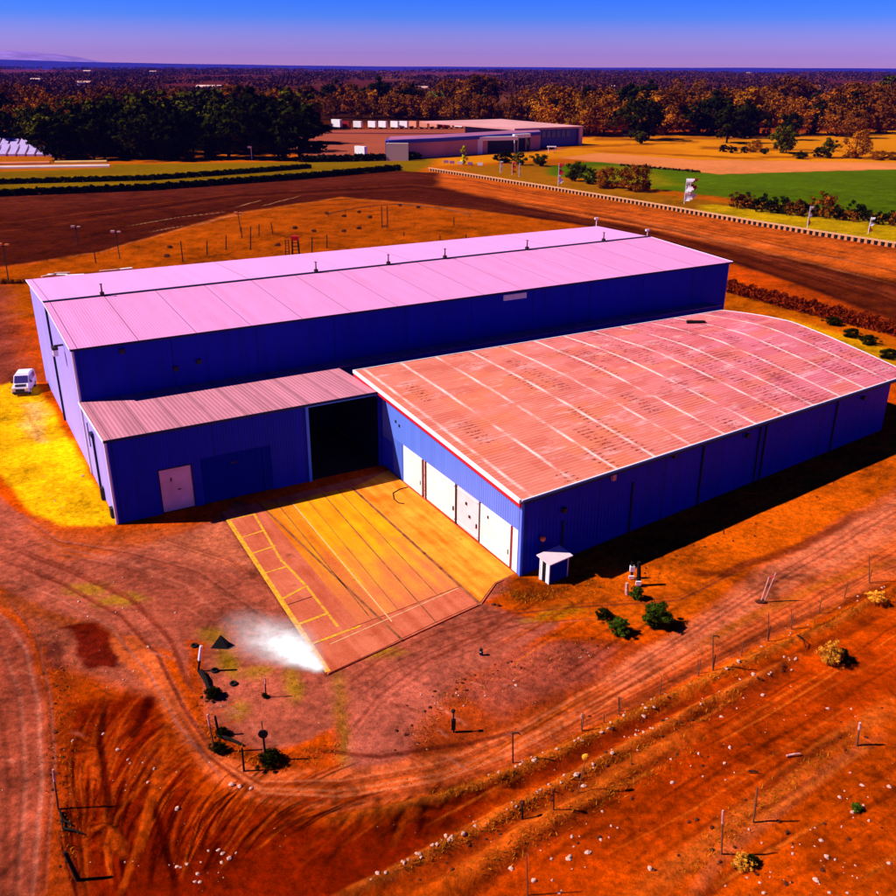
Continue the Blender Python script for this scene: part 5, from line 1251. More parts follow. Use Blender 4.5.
for x0, x1, yb, zt_, lb in ((477, 517, 154, 8, 'white portal frame in front of the far depot, left one'), (513, 529, 152, 8.5, 'tall white portal frame beside the depot window strip')):
    a, c = G(x0, yb), G(x1, yb - 1); e = empty('portal_frame', tuple(a), math.atan2(c.y - a.y, c.x - a.x)); L_ = (c - a).length
    tag(e, lb, 'gateway'); MB().box(0, 2.6, -.8, .8, 0, zt_).build('post', whp, e); MB().box(2.6, L_, -.8, .8, zt_ - 1.8, zt_).build('beam', whp, e)
    MB().box(L_ - 1.0, L_, -.6, .6, 0, zt_ - 1.81).build('post', M['dark_metal'], e)
    MB().box(2.6, L_ - 1.0, 2, 2.4, 0, zt_ - 2).build('screen', M['dark_trim'], e)
e = empty('shelter', tuple(G(593, 155)), 0)
e.location = G(548, 153); tag(e, 'tiny white bus shelter by the lawn before the far depot', 'shelter')
[MB().box(x_, x_ + .3, -.2, .2, 0, 2.8).build('post', whp, e) for x_ in (0, 3.2)]; MB().box(-.5, 4.0, -1.0, 1.0, 2.81, 3.2).build('roof', whp, e)
# trailers parked at the back
def trailer(cm):
    root = empty('trailer', (0, 0, 0))
    MB().box(-5, 5, -1.3, 1.3, 1.2, 5.2).build('box_body', cm, root); MB().box(-4.8, 4.8, -.6, .6, .8, 1.18).build('chassis', M['chassis'], root)
    for x in (-3.6, -2.3, 3.4):
        MB().tube((x, -1.25, .55), (x, -.85, .55), .55, .55, 12).tube((x, .85, .55), (x, 1.25, .55), .55, .55, 12).build('wheel', M['black'], root)
    return root
tw = trailer(mat('trailer_white_paint', (.9, .80, .86), .6, .2, (.2, .1))); tr2 = trailer(mat('trailer_red_paint', alb(150, 12, 12), .6, .2)); tp = trailer(mat('trailer_salmon_paint', alb(250, 160, 130), .6, .2)); 
used = {}
TR = [(337, 129, tw, 'white trailer at the left end of the parked row'), (346.5, 129, tr2, 'dark red trailer in the row of white ones'), (358, 129, tw, 'white trailer right of the dark red one'), (372.5, 129, tw, 'white trailer, second right of the dark red one'), (383, 129, tw, 'white trailer, third right of the dark red one'),
      (395, 129, tw, 'white trailer left of the salmon ones'), (404, 129, tw, 'white trailer touching the first salmon one'), (413.5, 129, tp, 'first salmon trailer from the left'), (424, 129, tp, 'second salmon trailer from the left'), (434, 129, tp, 'salmon trailer left of the small red one'), (441, 129, tr2, 'small red trailer between pale ones'), (449, 129, tp, 'salmon trailer right of the small red one'), (459, 128.5, tw, 'white trailer near the right end of the row'), (471, 128.5, tw, 'last white trailer at the right end of the row')]
for x, y, t_, lb in TR:
    o = t_ if t_.name not in used else copy_tree(t_); used[t_.name] = 1; o.location = G(x, y); o.rotation_euler = (0, 0, -.6 + rr.uniform(-.08, .08)); s = .78 if x > 346 else .95; o.scale = (s * .82, s, s * 1.25); tag(o, lb, 'trailer', 'trailers parked at the back')
o = copy_tree(tw); o.location = G(361, 156.5); o.scale = (.62, .8, .9); tag(o, 'white box van body standing alone before the paved yard', 'trailer')
# low kerb line of the paved yard
MB().box(0, G(590, 133).x - G(300, 133).x, 0, 1.2, 0, .8).build('yard_wall', mat('yard_wall_plaster', alb(220, 120, 120), .8, .1, (.05, .3)), None, G(300, 133.5))
tag(bpy.data.objects['yard_wall'], 'low pink wall at the back of the paved yard below the trailers', 'wall')
# greenhouses and covered beds at the left
def greenhouse(px0, px1, py, lb, n_):
    a, c = G(px0, py), G(px1, py); e = empty('greenhouse', tuple(a), 0); tag(e, lb, 'greenhouse'); L_ = c.x - a.x; w_ = L_ / n_
    gm_ = mat('greenhouse_film', (.55, .38, .72), .35, .4, (.3, .15))
    for k_ in range(n_):
        x0_ = k_ * w_
        MB().prism([(x0_ + .2, 0, 0), (x0_ + w_ - .9, 0, 0), (x0_ + w_ - .9, 0, 1.0), (x0_ + .2, 0, 1.0)], (-2, 11, 3.6)).build('bay', gm_, e)
    return e
greenhouse(-30, 57, 156, 'nearer pale lilac greenhouse row at the left edge', 9)
greenhouse(-30, 38, 149, 'further pale lilac greenhouse row behind the nearer one', 7)
for x0, x1, y, lb, c_ in ((-30, 110, 169, 'long white covered crop bed across the left grass', (.9, .68, .6)), (55, 107, 163.5, 'short yellowish covered crop bed behind the white one', (.85, .45, .12)), (-30, 50, 165, 'orange covered crop bed behind the left end of the white one', (.8, .22, .08))):
    a, c = G(x0, y), G(x1, y - 2 * (x1 - x0) / 140); d = c - a; b1 = MB(); n_ = 12
    ar = [(math.cos(math.pi * k_ / 6) * .9, math.sin(math.pi * k_ / 6) * 1.1) for k_ in range(7)]
    b1.prism([(0, p[0], p[1]) for p in ar], (d.length, 0, 0)); o = b1.build('covered_bed', mat('bed_cover_film', c_, .6, .3, (.2, .2)), None, a); o.rotation_euler = (0, 0, math.atan2(d.y, d.x)); tag(o, lb, 'crop bed')
# houses far away
def house(px, py, w_, h, lb, wc=(.9, .75, .78), rc=(.45, .16, .14), rz=0):
    g_ = G(px, py); e = empty('farmhouse', (g_.x, g_.y, 0), rz); tag(e, lb, 'house'); d = w_ * .5
    MB().box(-w_ / 2, w_ / 2, 0, d, 0, h).build('wall', mat('house_render', wc, .8, .2), e)
    MB().prism([(-w_ / 2 - .5, -.5, h), (-w_ / 2 - .5, d / 2, h + min(w_ * .16, 3.0)), (-w_ / 2 - .5, d + .5, h)], (w_ + 1, 0, 0)).build('roof', mat('house_tile', rc, .8, .2), e)
house(117, 138, 9, 7, 'small pale house half hidden in the left wood', (.9, .62, .72), (.8, .5, .55))
HS = [(87, 74, 110, 22, 'white farm far out on the plain, leftmost'), (153, 75, 95, 24, 'white farm far out beyond the left wood'), (36, 83, 50, 10, 'pale farm behind the left wood at the picture edge'), (84, 86, 55, 9, 'pink farm behind the left wood'), (208, 88, 90, 3, 'long flat pink hall behind the left wood'), (284, 70, 260, 22, 'row of tiny pale houses on the left horizon'), (237, 106 + 6, 18, 6, 'pale roof peeping out of the wood by the lamp post'), (575, 88, 18, 9, 'small white house right of the middle of the plain'), (516, 85, 12, 10, 'tiny white house in the middle of the plain'), (421, 91, 45, 7, 'flat pale shed behind the trailer trees'), (612, 90, 22, 9, 'bright farm among the plain trees'), (823, 89, 30, 7, 'pink roofed farm behind the right autumn trees'), (748, 75, 120, 20, 'pale farm on the right horizon'), (888, 86, 22, 7, 'pink house at the right edge of the plain'), (710, 70, 160, 22, 'faint farm near the horizon right of the middle'), (302, 136, 26, 6, 'pinkish low house at the right end of the left wood'), (636, 135, 32, 4.5, 'low orange barn beside the meadow trees')]
for i, (x, y, w_, h, lb) in enumerate(HS):
    house(x, y, w_ * (.28 if y < 80 else .5), h * (.55 if y < 80 else .7), lb, rc=(.6, .3, .28) if i % 2 else (.8, .45, .40))

# ------------------------------------------------------------------ posts, lamps and bits behind the hall
def pole(name, px, py, tx, ty, lb, r_=.09, m=None, cat='post', group=None, parts=None, lean=True, r1=None, gzz=True):
    g_ = G(px, py); z0 = gz(g_.x, g_.y) if g_.y < 125 else 0
    r = ray(tx, ty); t = g_.y / r.y; tp_ = Vector((r.x * t - g_.x, 0, CAM_H + r.z * t - z0))
    if not lean: tp_.x = 0
    e = empty(name, (g_.x, g_.y, z0)); tag(e, lb, cat, group)
    MB().tube((0, 0, -.15), tp_, r_, r1 or r_ * .8, 8).build('shaft', m or M['timber'], e)
    return e, tp_
for x, y, tx, ty, lb in ((78.6, 246, 75.5, 228, 'street lamp with pale double head beside the far race track bend, leftmost upright one'), (120, 259, 115.5, 233, 'street lamp with pale head at the inner track edge, right of the leftmost ones'), (9, 283, 3, 246, 'dark street lamp with orange head at the left picture edge'), (241, 232, 238, 214, 'street lamp with orange head near the fence stakes')):
    e, tp_ = pole('street_lamp', x, y, tx, ty, lb, .12, M['dark_metal'], 'street lamp')
    MB().box(tp_.x - .6, tp_.x + .9, -.15, .15, tp_.z - .05, tp_.z + .1).build('arm', M['dark_metal'], e)
    MB().box(tp_.x - 1.0, tp_.x - .2, -.3, .3, tp_.z + .1, tp_.z + .55).box(tp_.x + .4, tp_.x + 1.1, -.3, .3, tp_.z + .1, tp_.z + .4).build('lamp_head', M['orange_globe'] if 'orange' in lb else M['pale_post'], e)
e, tp_ = pole('street_lamp', 252, 160, 251, 148, 'white street lamp against the dark wood', .18, whp, 'street lamp'); MB().box(-1.5, .3, -.4, .4, tp_.z, tp_.z + .8).build('lamp_head', whp, e)
BK = [(183, 262, 180.6, 241), (207, 255, 207, 241), (226, 250, 226, 235), (250.5, 250, 250.5, 226), (242, 238, 241, 227), (259, 236, 259, 224), (273, 234, 271, 223), (312, 254, 312, 237), (327, 248, 327, 235), (454, 226, 454, 217), (466, 242, 466, 234), (96, 263, 94, 251), (440, 240, 440, 235), (404, 236, 404, 232), (166, 226, 166, 222)]
for i, (x, y, tx, ty) in enumerate(BK):
    pole('timber_stake', x, y, tx, ty, 'weathered dark stake on the infield behind the hall, %s from left' % ORD[sorted(q[0] for q in BK).index(x)], .14, M['dark_timber'], 'stake', 'stakes on the infield behind the hall')
# red topped trestle
g_ = G(296, 256); e = empty('watch_stand', (g_.x, g_.y, 0)); tag(e, 'red topped timber stand with a ladder on the infield behind the hall', 'stand')
hz_ = height_at(g_.x, g_.y, 296, 240)
b1 = MB()
for x in (-.8, .8):
    for y in (-.6, .6): b1.tube((x, y, 0), (x * .8, y, hz_), .12, .1, 6)
for k_ in range(4): b1.box(-.8, .8, -.66, -.60, .6 + k_ * hz_ * .22, .75 + k_ * hz_ * .22)
b1.build('frame', M['dark_timber'], e); MB().box(-.8, .8, -.6, .6, hz_, hz_ + .9).build('cabin', mat('red_cabin_paint', alb(225, 25, 20), .6, .2), e)
b1 = MB(); b1.tube((-2.4, 0, 0), (-2.2, 0, hz_), .1).tube((-1.5, 0, 0), (-1.5, 0, hz_), .1)
for k_ in range(7): b1.box(-2.35, -1.5, -.06, .06, .4 + k_ * .6, .52 + k_ * .6)
b1.build('ladder', M['dark_timber'], e)
g_ = G(382, 228); hz_ = height_at(g_.x, g_.y, 382, 206); e = empty('timber_gate', (g_.x, g_.y, 0)); tag(e, 'tall timber gate of two uprights and a crossbar behind the hall', 'gate')
MB().box(-.15, .15, -.15, .15, 0, hz_).build('upright', M['timber'], e); MB().box(1.35, 1.65, -.15, .15, 0, hz_).build('upright', M['timber'], e); MB().box(.15, 1.35, -.1, .1, .4, .7).build('crossbar', M['timber'], e)
for i, (x, y) in enumerate(((344, 217), (359, 213), (370, 218), (344, 232), (359, 229), (295, 229), (167, 257), (170, 248), (278, 246), (314, 232), (327, 214), (418, 208), (400, 206))):
    g_ = G(x, y); o = MB().blob((0, 0, .3), .5, seed=i, jit=.35, sq=(1.3, 1, .8)).build('earth_clod', M['dark_stone'], None, (g_.x, g_.y, 0)); tag(o, 'dark earth heap on the orange infield behind the hall', 'heap', 'earth heaps on the infield')
# pole row along the inner track edge (low rail)
b1 = MB(); pts = [G(x, y, .8) for x, y in ((328, 214), (345, 210), (370, 206), (400, 204), (440, 208), (470, 214))]; o_ = pts[0].copy(); b1.path([tuple(p - o_) for p in pts], .09)
for p in pts: b1.tube(tuple(p - o_), (p.x - o_.x, p.y - o_.y, -.8), .09)
o = b1.build('guard_rail', M['dark_metal'], None, tuple(o_)); tag(o, 'low dark guard rail curving along the inner edge of the far track bend', 'rail')
# scrap boards behind the hall
for i, (x, y, L_) in enumerate(((48, 277, 4), (55, 275.5, 3), (66, 278, 3.5), (100, 273.5, 4), (118, 272, 3), (42, 279, 3))):
    g_ = G(x, y); o = MB().box(0, L_, -.4, .4, 0, .25).build('scrap_board', whp if i % 2 == 0 else M['pale_post'], None, (g_.x, g_.y, .35)); o.rotation_euler = (0, 0, .15 * i); tag(o, 'pale scrap board lying on the scrub strip behind the hall', 'board', 'scrap boards behind the hall')

# ------------------------------------------------------------------ van by the end wall
g_ = G(24, 391); van = empty('parked_van', (g_.x, g_.y + .4, -.02), R(-78)); tag(van, 'white van parked on yellow sand beside the lilac end wall', 'van')
def van_body():
    prof = [(-2.4, .45), (-2.45, 1.2), (-2.35, 2.05), (-2.1, 2.2), (.7, 2.2), (1.35, 1.35), (2.25, 1.12), (2.42, .85), (2.42, .45)]
    prof = [(p[0], p[1]) for p in prof]; bm = MB(); W_ = .95; rows_ = []
    for y, k_ in ((-W_, .0), (-W_ * .93, 1), (W_ * .93, 1), (W_, .0)):
        rows_.append([(x * (1 if k_ else .985), y * (1 if z < 1.3 else .90), z if k_ or z < 1 else z - .06) for x, z in prof])
    n_ = len(prof)
    for a, c in zip(rows_[:-1], rows_[1:]):
        bm.add(a + c, [(i, i + 1, n_ + i + 1, n_ + i) for i in range(n_ - 1)] + [(n_ - 1, 0, n_, 2 * n_ - 1)])
    bm.add(rows_[0], [tuple(range(n_))]); bm.add(rows_[-1], [tuple(reversed(range(n_)))])
    return bm
vb = van_body().build('body', M['car_white'], van)
MB().prism([(.76, -.72, 2.13), (.76, .72, 2.13), (1.33, .78, 1.42), (1.33, -.78, 1.42)], (.05, 0, .045)).build('windscreen', M['car_glass'], van)
for s in (-1, 1):
    MB().prism([(-1.9, s * .885, 2.0), (.55, s * .885, 2.0), (1.1, s * .95, 1.4), (-1.9, s * .95, 1.4)], (0, s * .02, 0)).build('side_window', M['car_glass'], van)
    MB().box(2.3, 2.47, s * .75 - .16, s * .75 + .16, .85, 1.05).build('headlight', M['headlight'], van)
    MB().box(.95, 1.15, s * 1.08 - .1, s * 1.08 + .1, 1.35, 1.6).build('mirror', M['chassis'], van)
MB().box(2.40, 2.50, -.5, .5, .6, .95).box(2.38, 2.52, -.9, .9, .35, .56).build('front_bumper', M['chassis'], van)
MB().box(1.5, 2.2, -.6, .6, 1.22, 1.30).build('bonnet_vent', M['chassis'], van)
MB().box(-1.6, .2, -.7, .7, 2.2, 2.27).build('roof_rack', M['white'], van)
for x in (-1.5, 1.55):
    for s in (-1, 1):
        w_ = MB().tube((x, s * .72, .34), (x, s * .97, .34), .34, .34, 16).build('wheel', M['black'], van); MB().tube((x, s * .972, .34), (x, s * .985, .34), .19, .19, 12).build('rim', M['white'], w_)
van.scale = (1.0, 1.1, 1.05)

# ------------------------------------------------------------------ posts and junk in the foreground
FP = [(453.6, 732, 453.4, 711, .07, 'white', 'white post with a black sleeve at the front of the middle dirt island'),
      (513, 763, 512.8, 733, .06, 'hook', 'bare dark fence post with a short hooked arm, front of the road bank centre'),
      (581.6, 730, 581.4, 714, .05, 'pale', 'pale topped fence post beside the dirt road, right of the hooked post'),
      (619, 711, 619, 697, .05, '', 'thin brown stake at the road edge below the small dark bush'),
      (604, 723, 604, 714, .05, '', 'tiny brown stake left of the thin one at the road edge'),
      (577, 793, 585.5, 760, .05, 'ball', 'leaning thin post with a yellow round top below the road bank'),
      (553.6, 814, 553.7, 790, .05, 'top', 'dark thin post with a knobbed top on the rubble ridge'),
      (522.6, 819, 522.2, 803, .08, 'top', 'short thick dark stump on the rubble ridge'),
      (527.6, 895, 526.6, 854, .05, '', 'thin brown post at the bottom picture edge'),
      (713, 671, 713, 636, .07, 'hook', 'tall brown fence post with a hooked tip right of the road bend'),
      (768, 641, 768.8, 613, .06, '', 'straight brown fence post below the leaning white poles'),
      (791.5, 628, 791.5, 609, .05, '', 'thin brown fence post right of the straight one'),
      (869.5, 582, 869.5, 555, .06, '', 'brown fence post near the right picture edge'),
      (698.5, 673, 698, 660, .05, '', 'short brown stake left of the tall hooked post'),
      (721.5, 856, 722.8, 811, .07, 'pale', 'pale topped post on the lower cart track'),
      (753, 824, 757.5, 787, .08, '', 'crooked brown post in the middle of the lower cart track'),
      (856.5, 747, 860, 723, .10, 'pale', 'thick pale stump where the cart track narrows'),
      (265.6, 697, 265.2, 678, .06, 'pale', 'thin pale post on a dark clod in the gravel turning circle'),
      (244, 771, 242, 748, .09, '', 'black leaning post at the end of the fallen beam'),
      (219, 735, 215, 716, .12, '', 'thick black broken post at the upper end of the fallen beam'),
      (215, 752, 207.5, 715, .08, 'pale', 'long slanting brown post left of the fallen beam'),
      (58, 809, 53, 770, .08, 'pale', 'pale slanting post on the left verge'),
      (79, 880, 65, 852, .16, '', 'thick black leaning log on the left verge'),
      (763, 603, 769, 573, .12, 'pale', ''), 
      (657.5, 559 - 2, 657.3, 551, .06, '', 'tiny dark peg on the verge beside the shed shadow'),
      (724, 534, 724, 526, .07, '', 'dark peg on the verge right of the tiny peg'),
      (481, 655, 481, 650, .12, 'white', 'tiny white capped peg right of the concrete apron')]
for x, y, tx, ty, r_, kind, lb in FP:
    r_ *= .8
    if not lb: continue
    dk = any(s in lb for s in ('dark', 'black'))
    e, tp_ = pole('post', x, y, tx, ty, lb, r_, M['dark_timber'] if dk else (whp if kind == 'white' else M['timber']), 'post')
    if kind == 'hook': MB().tube(tp_, tp_ + Vector((.35, 0, .02)), .045).tube(tp_ + Vector((.35, 0, .02)), tp_ + Vector((.45, 0, -.12)), .04).build('hook', M['dark_metal'], e)
    if kind == 'ball': MB().blob(tp_ + Vector((0, 0, .2)), .26, jit=.05, sq=(.9, .5, 1)).build('round_sign', M['yellow_sign'], e)
    if kind == 'pale': MB().tube(tp_ * .72, tp_ * 1.01, r_ * 1.15, r_ * .95, 8).build('painted_top', M['pale_post'], e)
    if kind == 'white': MB().box(tp_.x - .12, tp_.x + .16, -.1, .1, tp_.z * .15, tp_.z * .6).build('sleeve', M['black'], e); MB().blob(tp_, .14, jit=.1).build('cap', M['black'], e)
    if kind == 'top': MB().blob(tp_, r_ * 2.4, jit=.3, seed=3).build('knob', M['dark_stone'], e)
# leaning pair of white poles
g_ = G(762, 602); e = empty('pole_frame', (g_.x, g_.y, gz(g_.x, g_.y))); tag(e, 'narrow leaning frame of two white poles with red mark beside the road', 'pole')
for dx, tx in ((-.12, .28), (.12, .75)): MB().tube((dx, 0, -.1), (tx, .1, 2.35 if dx < 0 else 2.7), .06, .05).build('pole', M['pale_post'], e)
MB().tube((.28, .1, 2.2), (.70, .1, 2.45), .05).build('crossbar', M['red'], e); MB().blob((-.1, 0, .05), .3, jit=.3, sq=(1.4, 1, .6)).build('base', M['dark_stone'], e)
# timber stumps with caps by the shed
for x, y, ty, r_, c_, lb in ((639, 585, 562, .20, 'dark_timber', 'tall square dark timber stump behind the yellowish green bush'), (632, 578, 562, .12, 'dark_timber', 'thin dark stake left of the tall timber stump'), (627, 594, 583, .16, 'pale_post', 'short pale pink stump left of the yellowish green bush')):
    e, tp_ = pole('timber_stump', x, y, x, ty, lb, r_, M[c_], 'stump')
    if 'thin' in lb: MB().box(-.25, .15, -.15, .15, tp_.z * .45, tp_.z * .75).build('white_plate', whp, e)
    if 'tall' in lb: MB().box(-.35, .1, -.32, -.2, tp_.z * .08, tp_.z * .25).build('white_plate', whp, e)
# round dark sign with bush at its foot
e, tp_ = pole('signpost', 266, 761, 263, 734, 'post with a round black disc above a dark scrub foot in the turning circle', .08, M['dark_timber'], 'sign'); MB().tube(tp_ + Vector((0, -.06, 0)), tp_ + Vector((0, .06, 0)), .30, .30, 14).build('disc', M['black'], e)
MB().tube(tp_ + Vector((0, 0, .4)), tp_ + Vector((-.02, 0, 1.0)), .04).build('spike', M['timber'], e)
bush('bd', 270, 763, .9, 1.5, 'dark scrub at the foot of the round black disc')
bush('bd', 213, 697, .8, 1.3, 'dark scrub at the lower end of the row of black logs')
bush('bd', 219, 751, .7, 1.3, 'dark scrub beside the slanting brown post')
bush('bd', 222, 735, .6, 1.3, 'dark scrub at the foot of the thick black broken post')
bush('bd', 265, 697, .35, 1.2, 'tiny dark clod of scrub around the thin pale post')
def log(x0, y0, x1, y1, r_, lb, name='fallen_log', m=None, z=.15):
    a, c = G(x0, y0), G(x1, y1); za = gz(a.x, a.y) + z; d = c - a
    o = MB().path([(0, 0, 0), (d.x * .5 + .08, d.y * .5, .05), (d.x, d.y, gz(c.x, c.y) + z - za)], r_, r_ * .7).build(name, m or M['dark_timber'], None, (a.x, a.y, za)); tag(o, lb, 'log')
log(218, 737, 242, 746, .12, 'straight black beam lying between two broken posts')
log(201, 673, 209, 690, .22, 'upper black log in the row beside the gravel circle')
log(209, 690, 218, 699, .18, 'lower black log in the row beside the gravel circle')
log(60, 812, 63, 830, .07, 'short black bar of the bent frame on the left verge'); log(63, 830, 83, 835, .07, 'long black bar of the bent frame on the left verge'); log(62, 822, 72, 827, .06, 'middle black bar of the bent frame on the left verge')
log(796, 640, 806, 648, .05, 'thin dark stick on the right slope'); log(786, 758, 800, 756, .07, 'pale stick lying on bare soil in the lower right', 'stick', M['pale_post']); log(748, 773, 758, 774, .06, 'dark stick lying on bare soil in the lower right')
# leaning white-topped marker by the logs
e, tp_ = pole('marker_post', 198, 671, 201, 646, 'slanting marker with white and red upper half above the black logs', .09, M['dark_timber'], 'post'); MB().tube(tp_ * .45, tp_ * 1.0, .12, .10).build('painted_top', whp, e)
# little black tent-like cover
g_ = G(221, 646); o = MB().add([(-.7, -.3, 0), (.6, -.4, 0), (.5, .5, 0), (-.3, .4, 0), (.05, 0, 1.0), (.25, .1, .7)], [(0, 1, 4), (1, 2, 5), (1, 5, 4), (2, 3, 5), (3, 4, 5), (3, 0, 4), (3, 2, 1, 0)]).build('tarpaulin_cover', M['black'], None, (g_.x, g_.y, 0)); tag(o, 'small peaked black tarpaulin on the green stained gravel', 'cover')
for x, y, lb in ((214.7, 671, 'old black tyre right of the upper log'), (194.5, 646, 'small black tyre left of the slanting marker'), (233.5, 684, 'half buried brown tyre right of the lower log')):
    g_ = G(x, y); bm = MB(); n1, n2 = 14, 6; v_ = []
    for i in range(n1):
        for j_ in range(n2):
            a, c = 2 * math.pi * i / n1, 2 * math.pi * j_ / n2; v_.append(((.2 + .09 * math.cos(c)) * math.cos(a), (.2 + .09 * math.cos(c)) * math.sin(a), .08 + .08 * math.sin(c)))
    bm.add(v_, [(i * n2 + j_, ((i + 1) % n1) * n2 + j_, ((i + 1) % n1) * n2 + (j_ + 1) % n2, i * n2 + (j_ + 1) % n2) for i in range(n1) for j_ in range(n2)])
    o = bm.build('tyre', M['black'], None, (g_.x, g_.y, gz(g_.x, g_.y)), smooth=True); tag(o, lb, 'tyre')
# hose on the apron
pts = [G(x, y, ZT + .04) for x, y in ((408, 487), (400, 489), (393, 493), (394, 499), (399, 503), (404, 503.5))]; o_ = pts[0].copy()
o = MB().path([tuple(p - o_) for p in pts], .05).build('hose', M['black'], None, tuple(o_)); tag(o, 'black hose curling on the concrete in front of the innermost white door', 'hose')
# wire fence along the road: posts with strands
def wire(pts, lb):
    P = [G(*p) for p in pts]; o_ = Vector((P[0].x, P[0].y, gz(P[0].x, P[0].y))); root = empty('wire_fence', tuple(o_)); tag(root, lb, 'fence'); w_ = MB()
    Q = [Vector((p.x, p.y, gz(p.x, p.y))) for p in P]
    k_ = 0; seg = []
    for a, c in zip(Q[:-1], Q[1:]):
        n_ = max(1, int((c - a).length / 3.0))
        for i in range(n_): seg.append(a.lerp(c, i / n_))
    seg.append(Q[-1])
    for p in seg: 
        p.z = gz(p.x, p.y); MB().tube(tuple(p - o_), tuple(p - o_ + Vector((rr.uniform(-.06, .06), 0, 1.4))), .045, .035, 6).build('stake', M['timber'], root)
    for h in (.35, .7, 1.05): w_.path([tuple(p - o_ + Vector((0, 0, h))) for p in seg], .009, n=4)
    w_.build('wire', M['dark_metal'], root)
wire([(930, 560), (869, 583), (791, 629), (768, 641), (713, 671)], 'thin wire fence on stakes between the dirt road and the right slope')
wire([(698, 676), (619, 714), (582, 731)], 'short wire fence on stakes left of the tall hooked post')

# ------------------------------------------------------------------ rubble
sr = random.Random(77); stone_meshes = []
for i in range(8):
    stone_meshes.append(MB().blob((0, 0, 0), 1, seed=100 + i, n1=5, n2=7, jit=.3, sq=(1, .75, .6)))
def stone(px, py, s, lb, group, dark=False, idx=[0], protos_={}):
    g_ = G(px, py); k_ = (idx[0] % 8, dark); idx[0] += 1
    if k_ not in protos_: o = stone_meshes[k_[0]].build('clod' if dark else 'stone', M['dark_stone'] if dark else M['stone']); protos_[k_] = o
    else: o = protos_[k_].copy(); C.collection.objects.link(o)
    o.location = (g_.x, g_.y, gz(g_.x, g_.y) + s * .2); o.scale = (s, s, s); o.rotation_euler = (0, 0, sr.uniform(0, 6.28)); tag(o, lb, 'stone' if not dark else 'clod', group)
def along(pts, n, spread, s0, s1, lb, grp, dark=False):
    for i in range(n):
        t = sr.random() * (len(pts) - 1); k_ = int(t); f = t - k_; x = pts[k_][0] + (pts[k_ + 1][0] - pts[k_][0]) * f; y = pts[k_][1] + (pts[k_ + 1][1] - pts[k_][1]) * f
        stone(x + sr.gauss(0, spread), y + sr.gauss(0, spread * .6), sr.uniform(s0, s1) ** 1.0 * (1 if sr.random() < .8 else 1.5), lb, grp, dark)
along([(896, 580), (800, 628), (713, 672), (640, 712), (560, 752), (512, 768), (460, 788)], 34, 4, .05, .13, 'pale rubble stone on the bank between the road and the fence', 'rubble on the road bank')
along([(800, 655), (740, 685), (640, 740), (558, 786), (492, 821), (430, 852), (372, 884)], 52, 3.5, .05, .14, 'pale rubble stone on the second ridge below the road', 'rubble on the second ridge')
along([(800, 660), (700, 712), (600, 768), (500, 828), (420, 880)], 26, 6, .06, .14, 'dark clod on the second ridge below the road', 'clods on the second ridge', True)
for cx, cy, n, sp in ((640, 740, 16, 26), (690, 760, 14, 26), (600, 830, 12, 22), (560, 870, 12, 20), (770, 700, 14, 34), (820, 860, 22, 30), (860, 800, 12, 22), (760, 870, 12, 26)):
    for i in range(n): stone(min(890, cx + sr.gauss(0, sp)), min(893, cy + sr.gauss(0, sp * .8)), .05 + .13 * sr.random() ** 2.2, 'pale rubble stone scattered on the bare orange soil in the lower right', 'rubble in the lower right')
for i in range(46): stone(sr.uniform(540, 890), sr.uniform(700, 890), sr.uniform(.07, .16), 'dark clod scattered on the bare orange soil in the lower right', 'clods in the lower right', True)
along([(405, 750), (412, 715), (440, 695), (470, 680), (540, 655), (600, 645)], 30, 7, .06, .13, 'dark clod on the middle dirt island beside the road', 'clods on the middle island', True)
along([(410, 745), (430, 700), (480, 690), (560, 660), (640, 640)], 18, 9, .05, .11, 'pale stone on the middle dirt island beside the road', 'stones on the middle island')
for x, y, s, lb in ((232, 785, .20, ''), (240, 787, .16, ''), (251, 788, .13, '')): stone(x, y, s, 'white stone at the outer bend of the road by the turning circle', 'white stones at the outer road bend')
along([(60, 640), (58, 720), (60, 800), (66, 880)], 26, 6, .05, .12, 'dark clod on the left verge', 'clods on the left verge', True)
along([(80, 740), (150, 760), (240, 830), (200, 880), (120, 860)], 26, 14, .05, .13, 'pale stone among the machine marks in the lower left', 'stones in the lower left')
along([(170, 560), (60, 590), (180, 620), (120, 700)], 14, 20, .05, .10, 'small pale stone on the gravel of the left yard', 'stones on the left yard')
along([(500, 600), (560, 590), (610, 580)], 14, 6, .06, .14, 'dark clod by the kiosk', 'clods by the kiosk', True)
along([(640, 575), (760, 525), (880, 470)], 22, 9, .06, .14, 'dark clod on the verge beside the shed', 'clods on the shed verge', True)
along([(5, 400), (30, 440), (60, 500), (95, 515)], 10, 6, .05, .1, 'small pale stone on the yellow sand', 'stones on the sand')
for x, y, s, lb in ((82.5, 476, .18, 'white lump on the yellow sand near the lean-to end wall'), (37, 436, .14, 'pale lump in the middle of the yellow sand')): stone(x, y, s, lb, None)
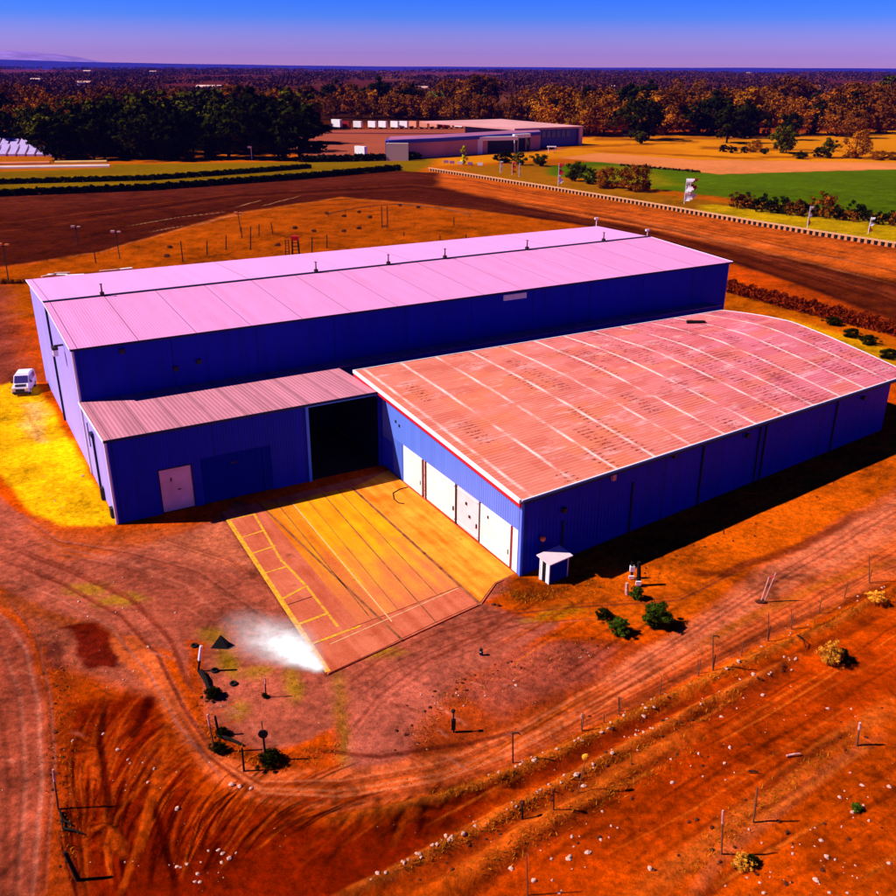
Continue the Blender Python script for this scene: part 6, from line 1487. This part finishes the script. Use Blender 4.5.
# dry grass tufts, too many to count
def grass():
    r = np.random.RandomState(8); V_ = []; T_ = []
    bands = [([(896, 592), (800, 636), (713, 680), (620, 722), (520, 775), (440, 798)], 2600, 5), ([(896, 470), (760, 530), (640, 580), (540, 592)], 1500, 9), ([(740, 690), (640, 748), (558, 790), (492, 826), (400, 872)], 1900, 5), ([(700, 740), (600, 800), (480, 870)], 1200, 9), ([(500, 590), (530, 600), (565, 592)], 800, 5), ([(64, 660), (60, 760), (75, 880)], 900, 8), ([(410, 740), (460, 690), (600, 645)], 900, 10), ([(195, 650), (205, 730), (262, 768), (345, 745)], 900, 6), ([(860, 735), (757, 805), (690, 870)], 900, 12)]
    for ln, n, sp in bands:
        for i in range(n):
            t = r.rand() * (len(ln) - 1); k_ = int(t); f = t - k_; x = ln[k_][0] + (ln[k_ + 1][0] - ln[k_][0]) * f + r.normal() * sp; y = ln[k_][1] + (ln[k_ + 1][1] - ln[k_][1]) * f + r.normal() * sp * .6
            if y > 950 or r.rand() < .35: continue
            g_ = G(x, y); z = gz(g_.x, g_.y); p = np.array([g_.x, g_.y, z]); a = r.uniform(0, 6.28); s = r.uniform(.012, .035); h = r.uniform(.06, .22)
            d = np.array([math.cos(a) * s, math.sin(a) * s, 0]); l_ = np.array([r.normal() * .08, r.normal() * .08, h])
            V_ += [p - d, p + d, p + d * .4 + l_, p - d * .4 + l_]; T_ += [r.uniform(.4, 1.6)] * 4
    V_ = np.array(V_); n = len(V_); me = bpy.data.meshes.new('dry_grass'); me.vertices.add(n); me.vertices.foreach_set('co', V_.ravel().astype(np.float32))
    me.loops.add(n); me.loops.foreach_set('vertex_index', np.arange(n, dtype=np.int32)); me.polygons.add(n // 4)
    me.polygons.foreach_set('loop_start', np.arange(0, n, 4, dtype=np.int32)); me.polygons.foreach_set('loop_total', np.full(n // 4, 4, np.int32)); me.update(calc_edges=True)
    me.attributes.new('tint', 'FLOAT', 'POINT').data.foreach_set('value', np.array(T_, np.float32)); me.materials.append(leaf_mat('dry_grass_blades', (.46, .14, .004)))
    o = bpy.data.objects.new('dry_grass', me); C.collection.objects.link(o); tag(o, 'thin dry grass and weeds on the verges and ridges of orange soil', 'grass', kind='stuff')
grass()

# ------------------------------------------------------------------ air
hz = MB().box(-17000, 17000, -300, 17500, -6, 250)
hm = bpy.data.materials.new('haze'); hm.use_nodes = True; n = hm.node_tree.nodes; n.clear()
ho = n.new('ShaderNodeOutputMaterial'); pv = n.new('ShaderNodeVolumePrincipled')
pv.inputs['Color'].default_value = (.10, .08, 1.0, 1); pv.inputs['Density'].default_value = 0.000026; pv.inputs['Anisotropy'].default_value = 0.0
hm.node_tree.links.new(pv.outputs[0], ho.inputs['Volume'])
tag(hz.build('haze', hm), kind='stuff')
# unused prototypes leave the scene
for k_, (o, u_) in protos.items():
    if not u_:
        for ch in list(o.children): bpy.data.objects.remove(ch)
        bpy.data.objects.remove(o)
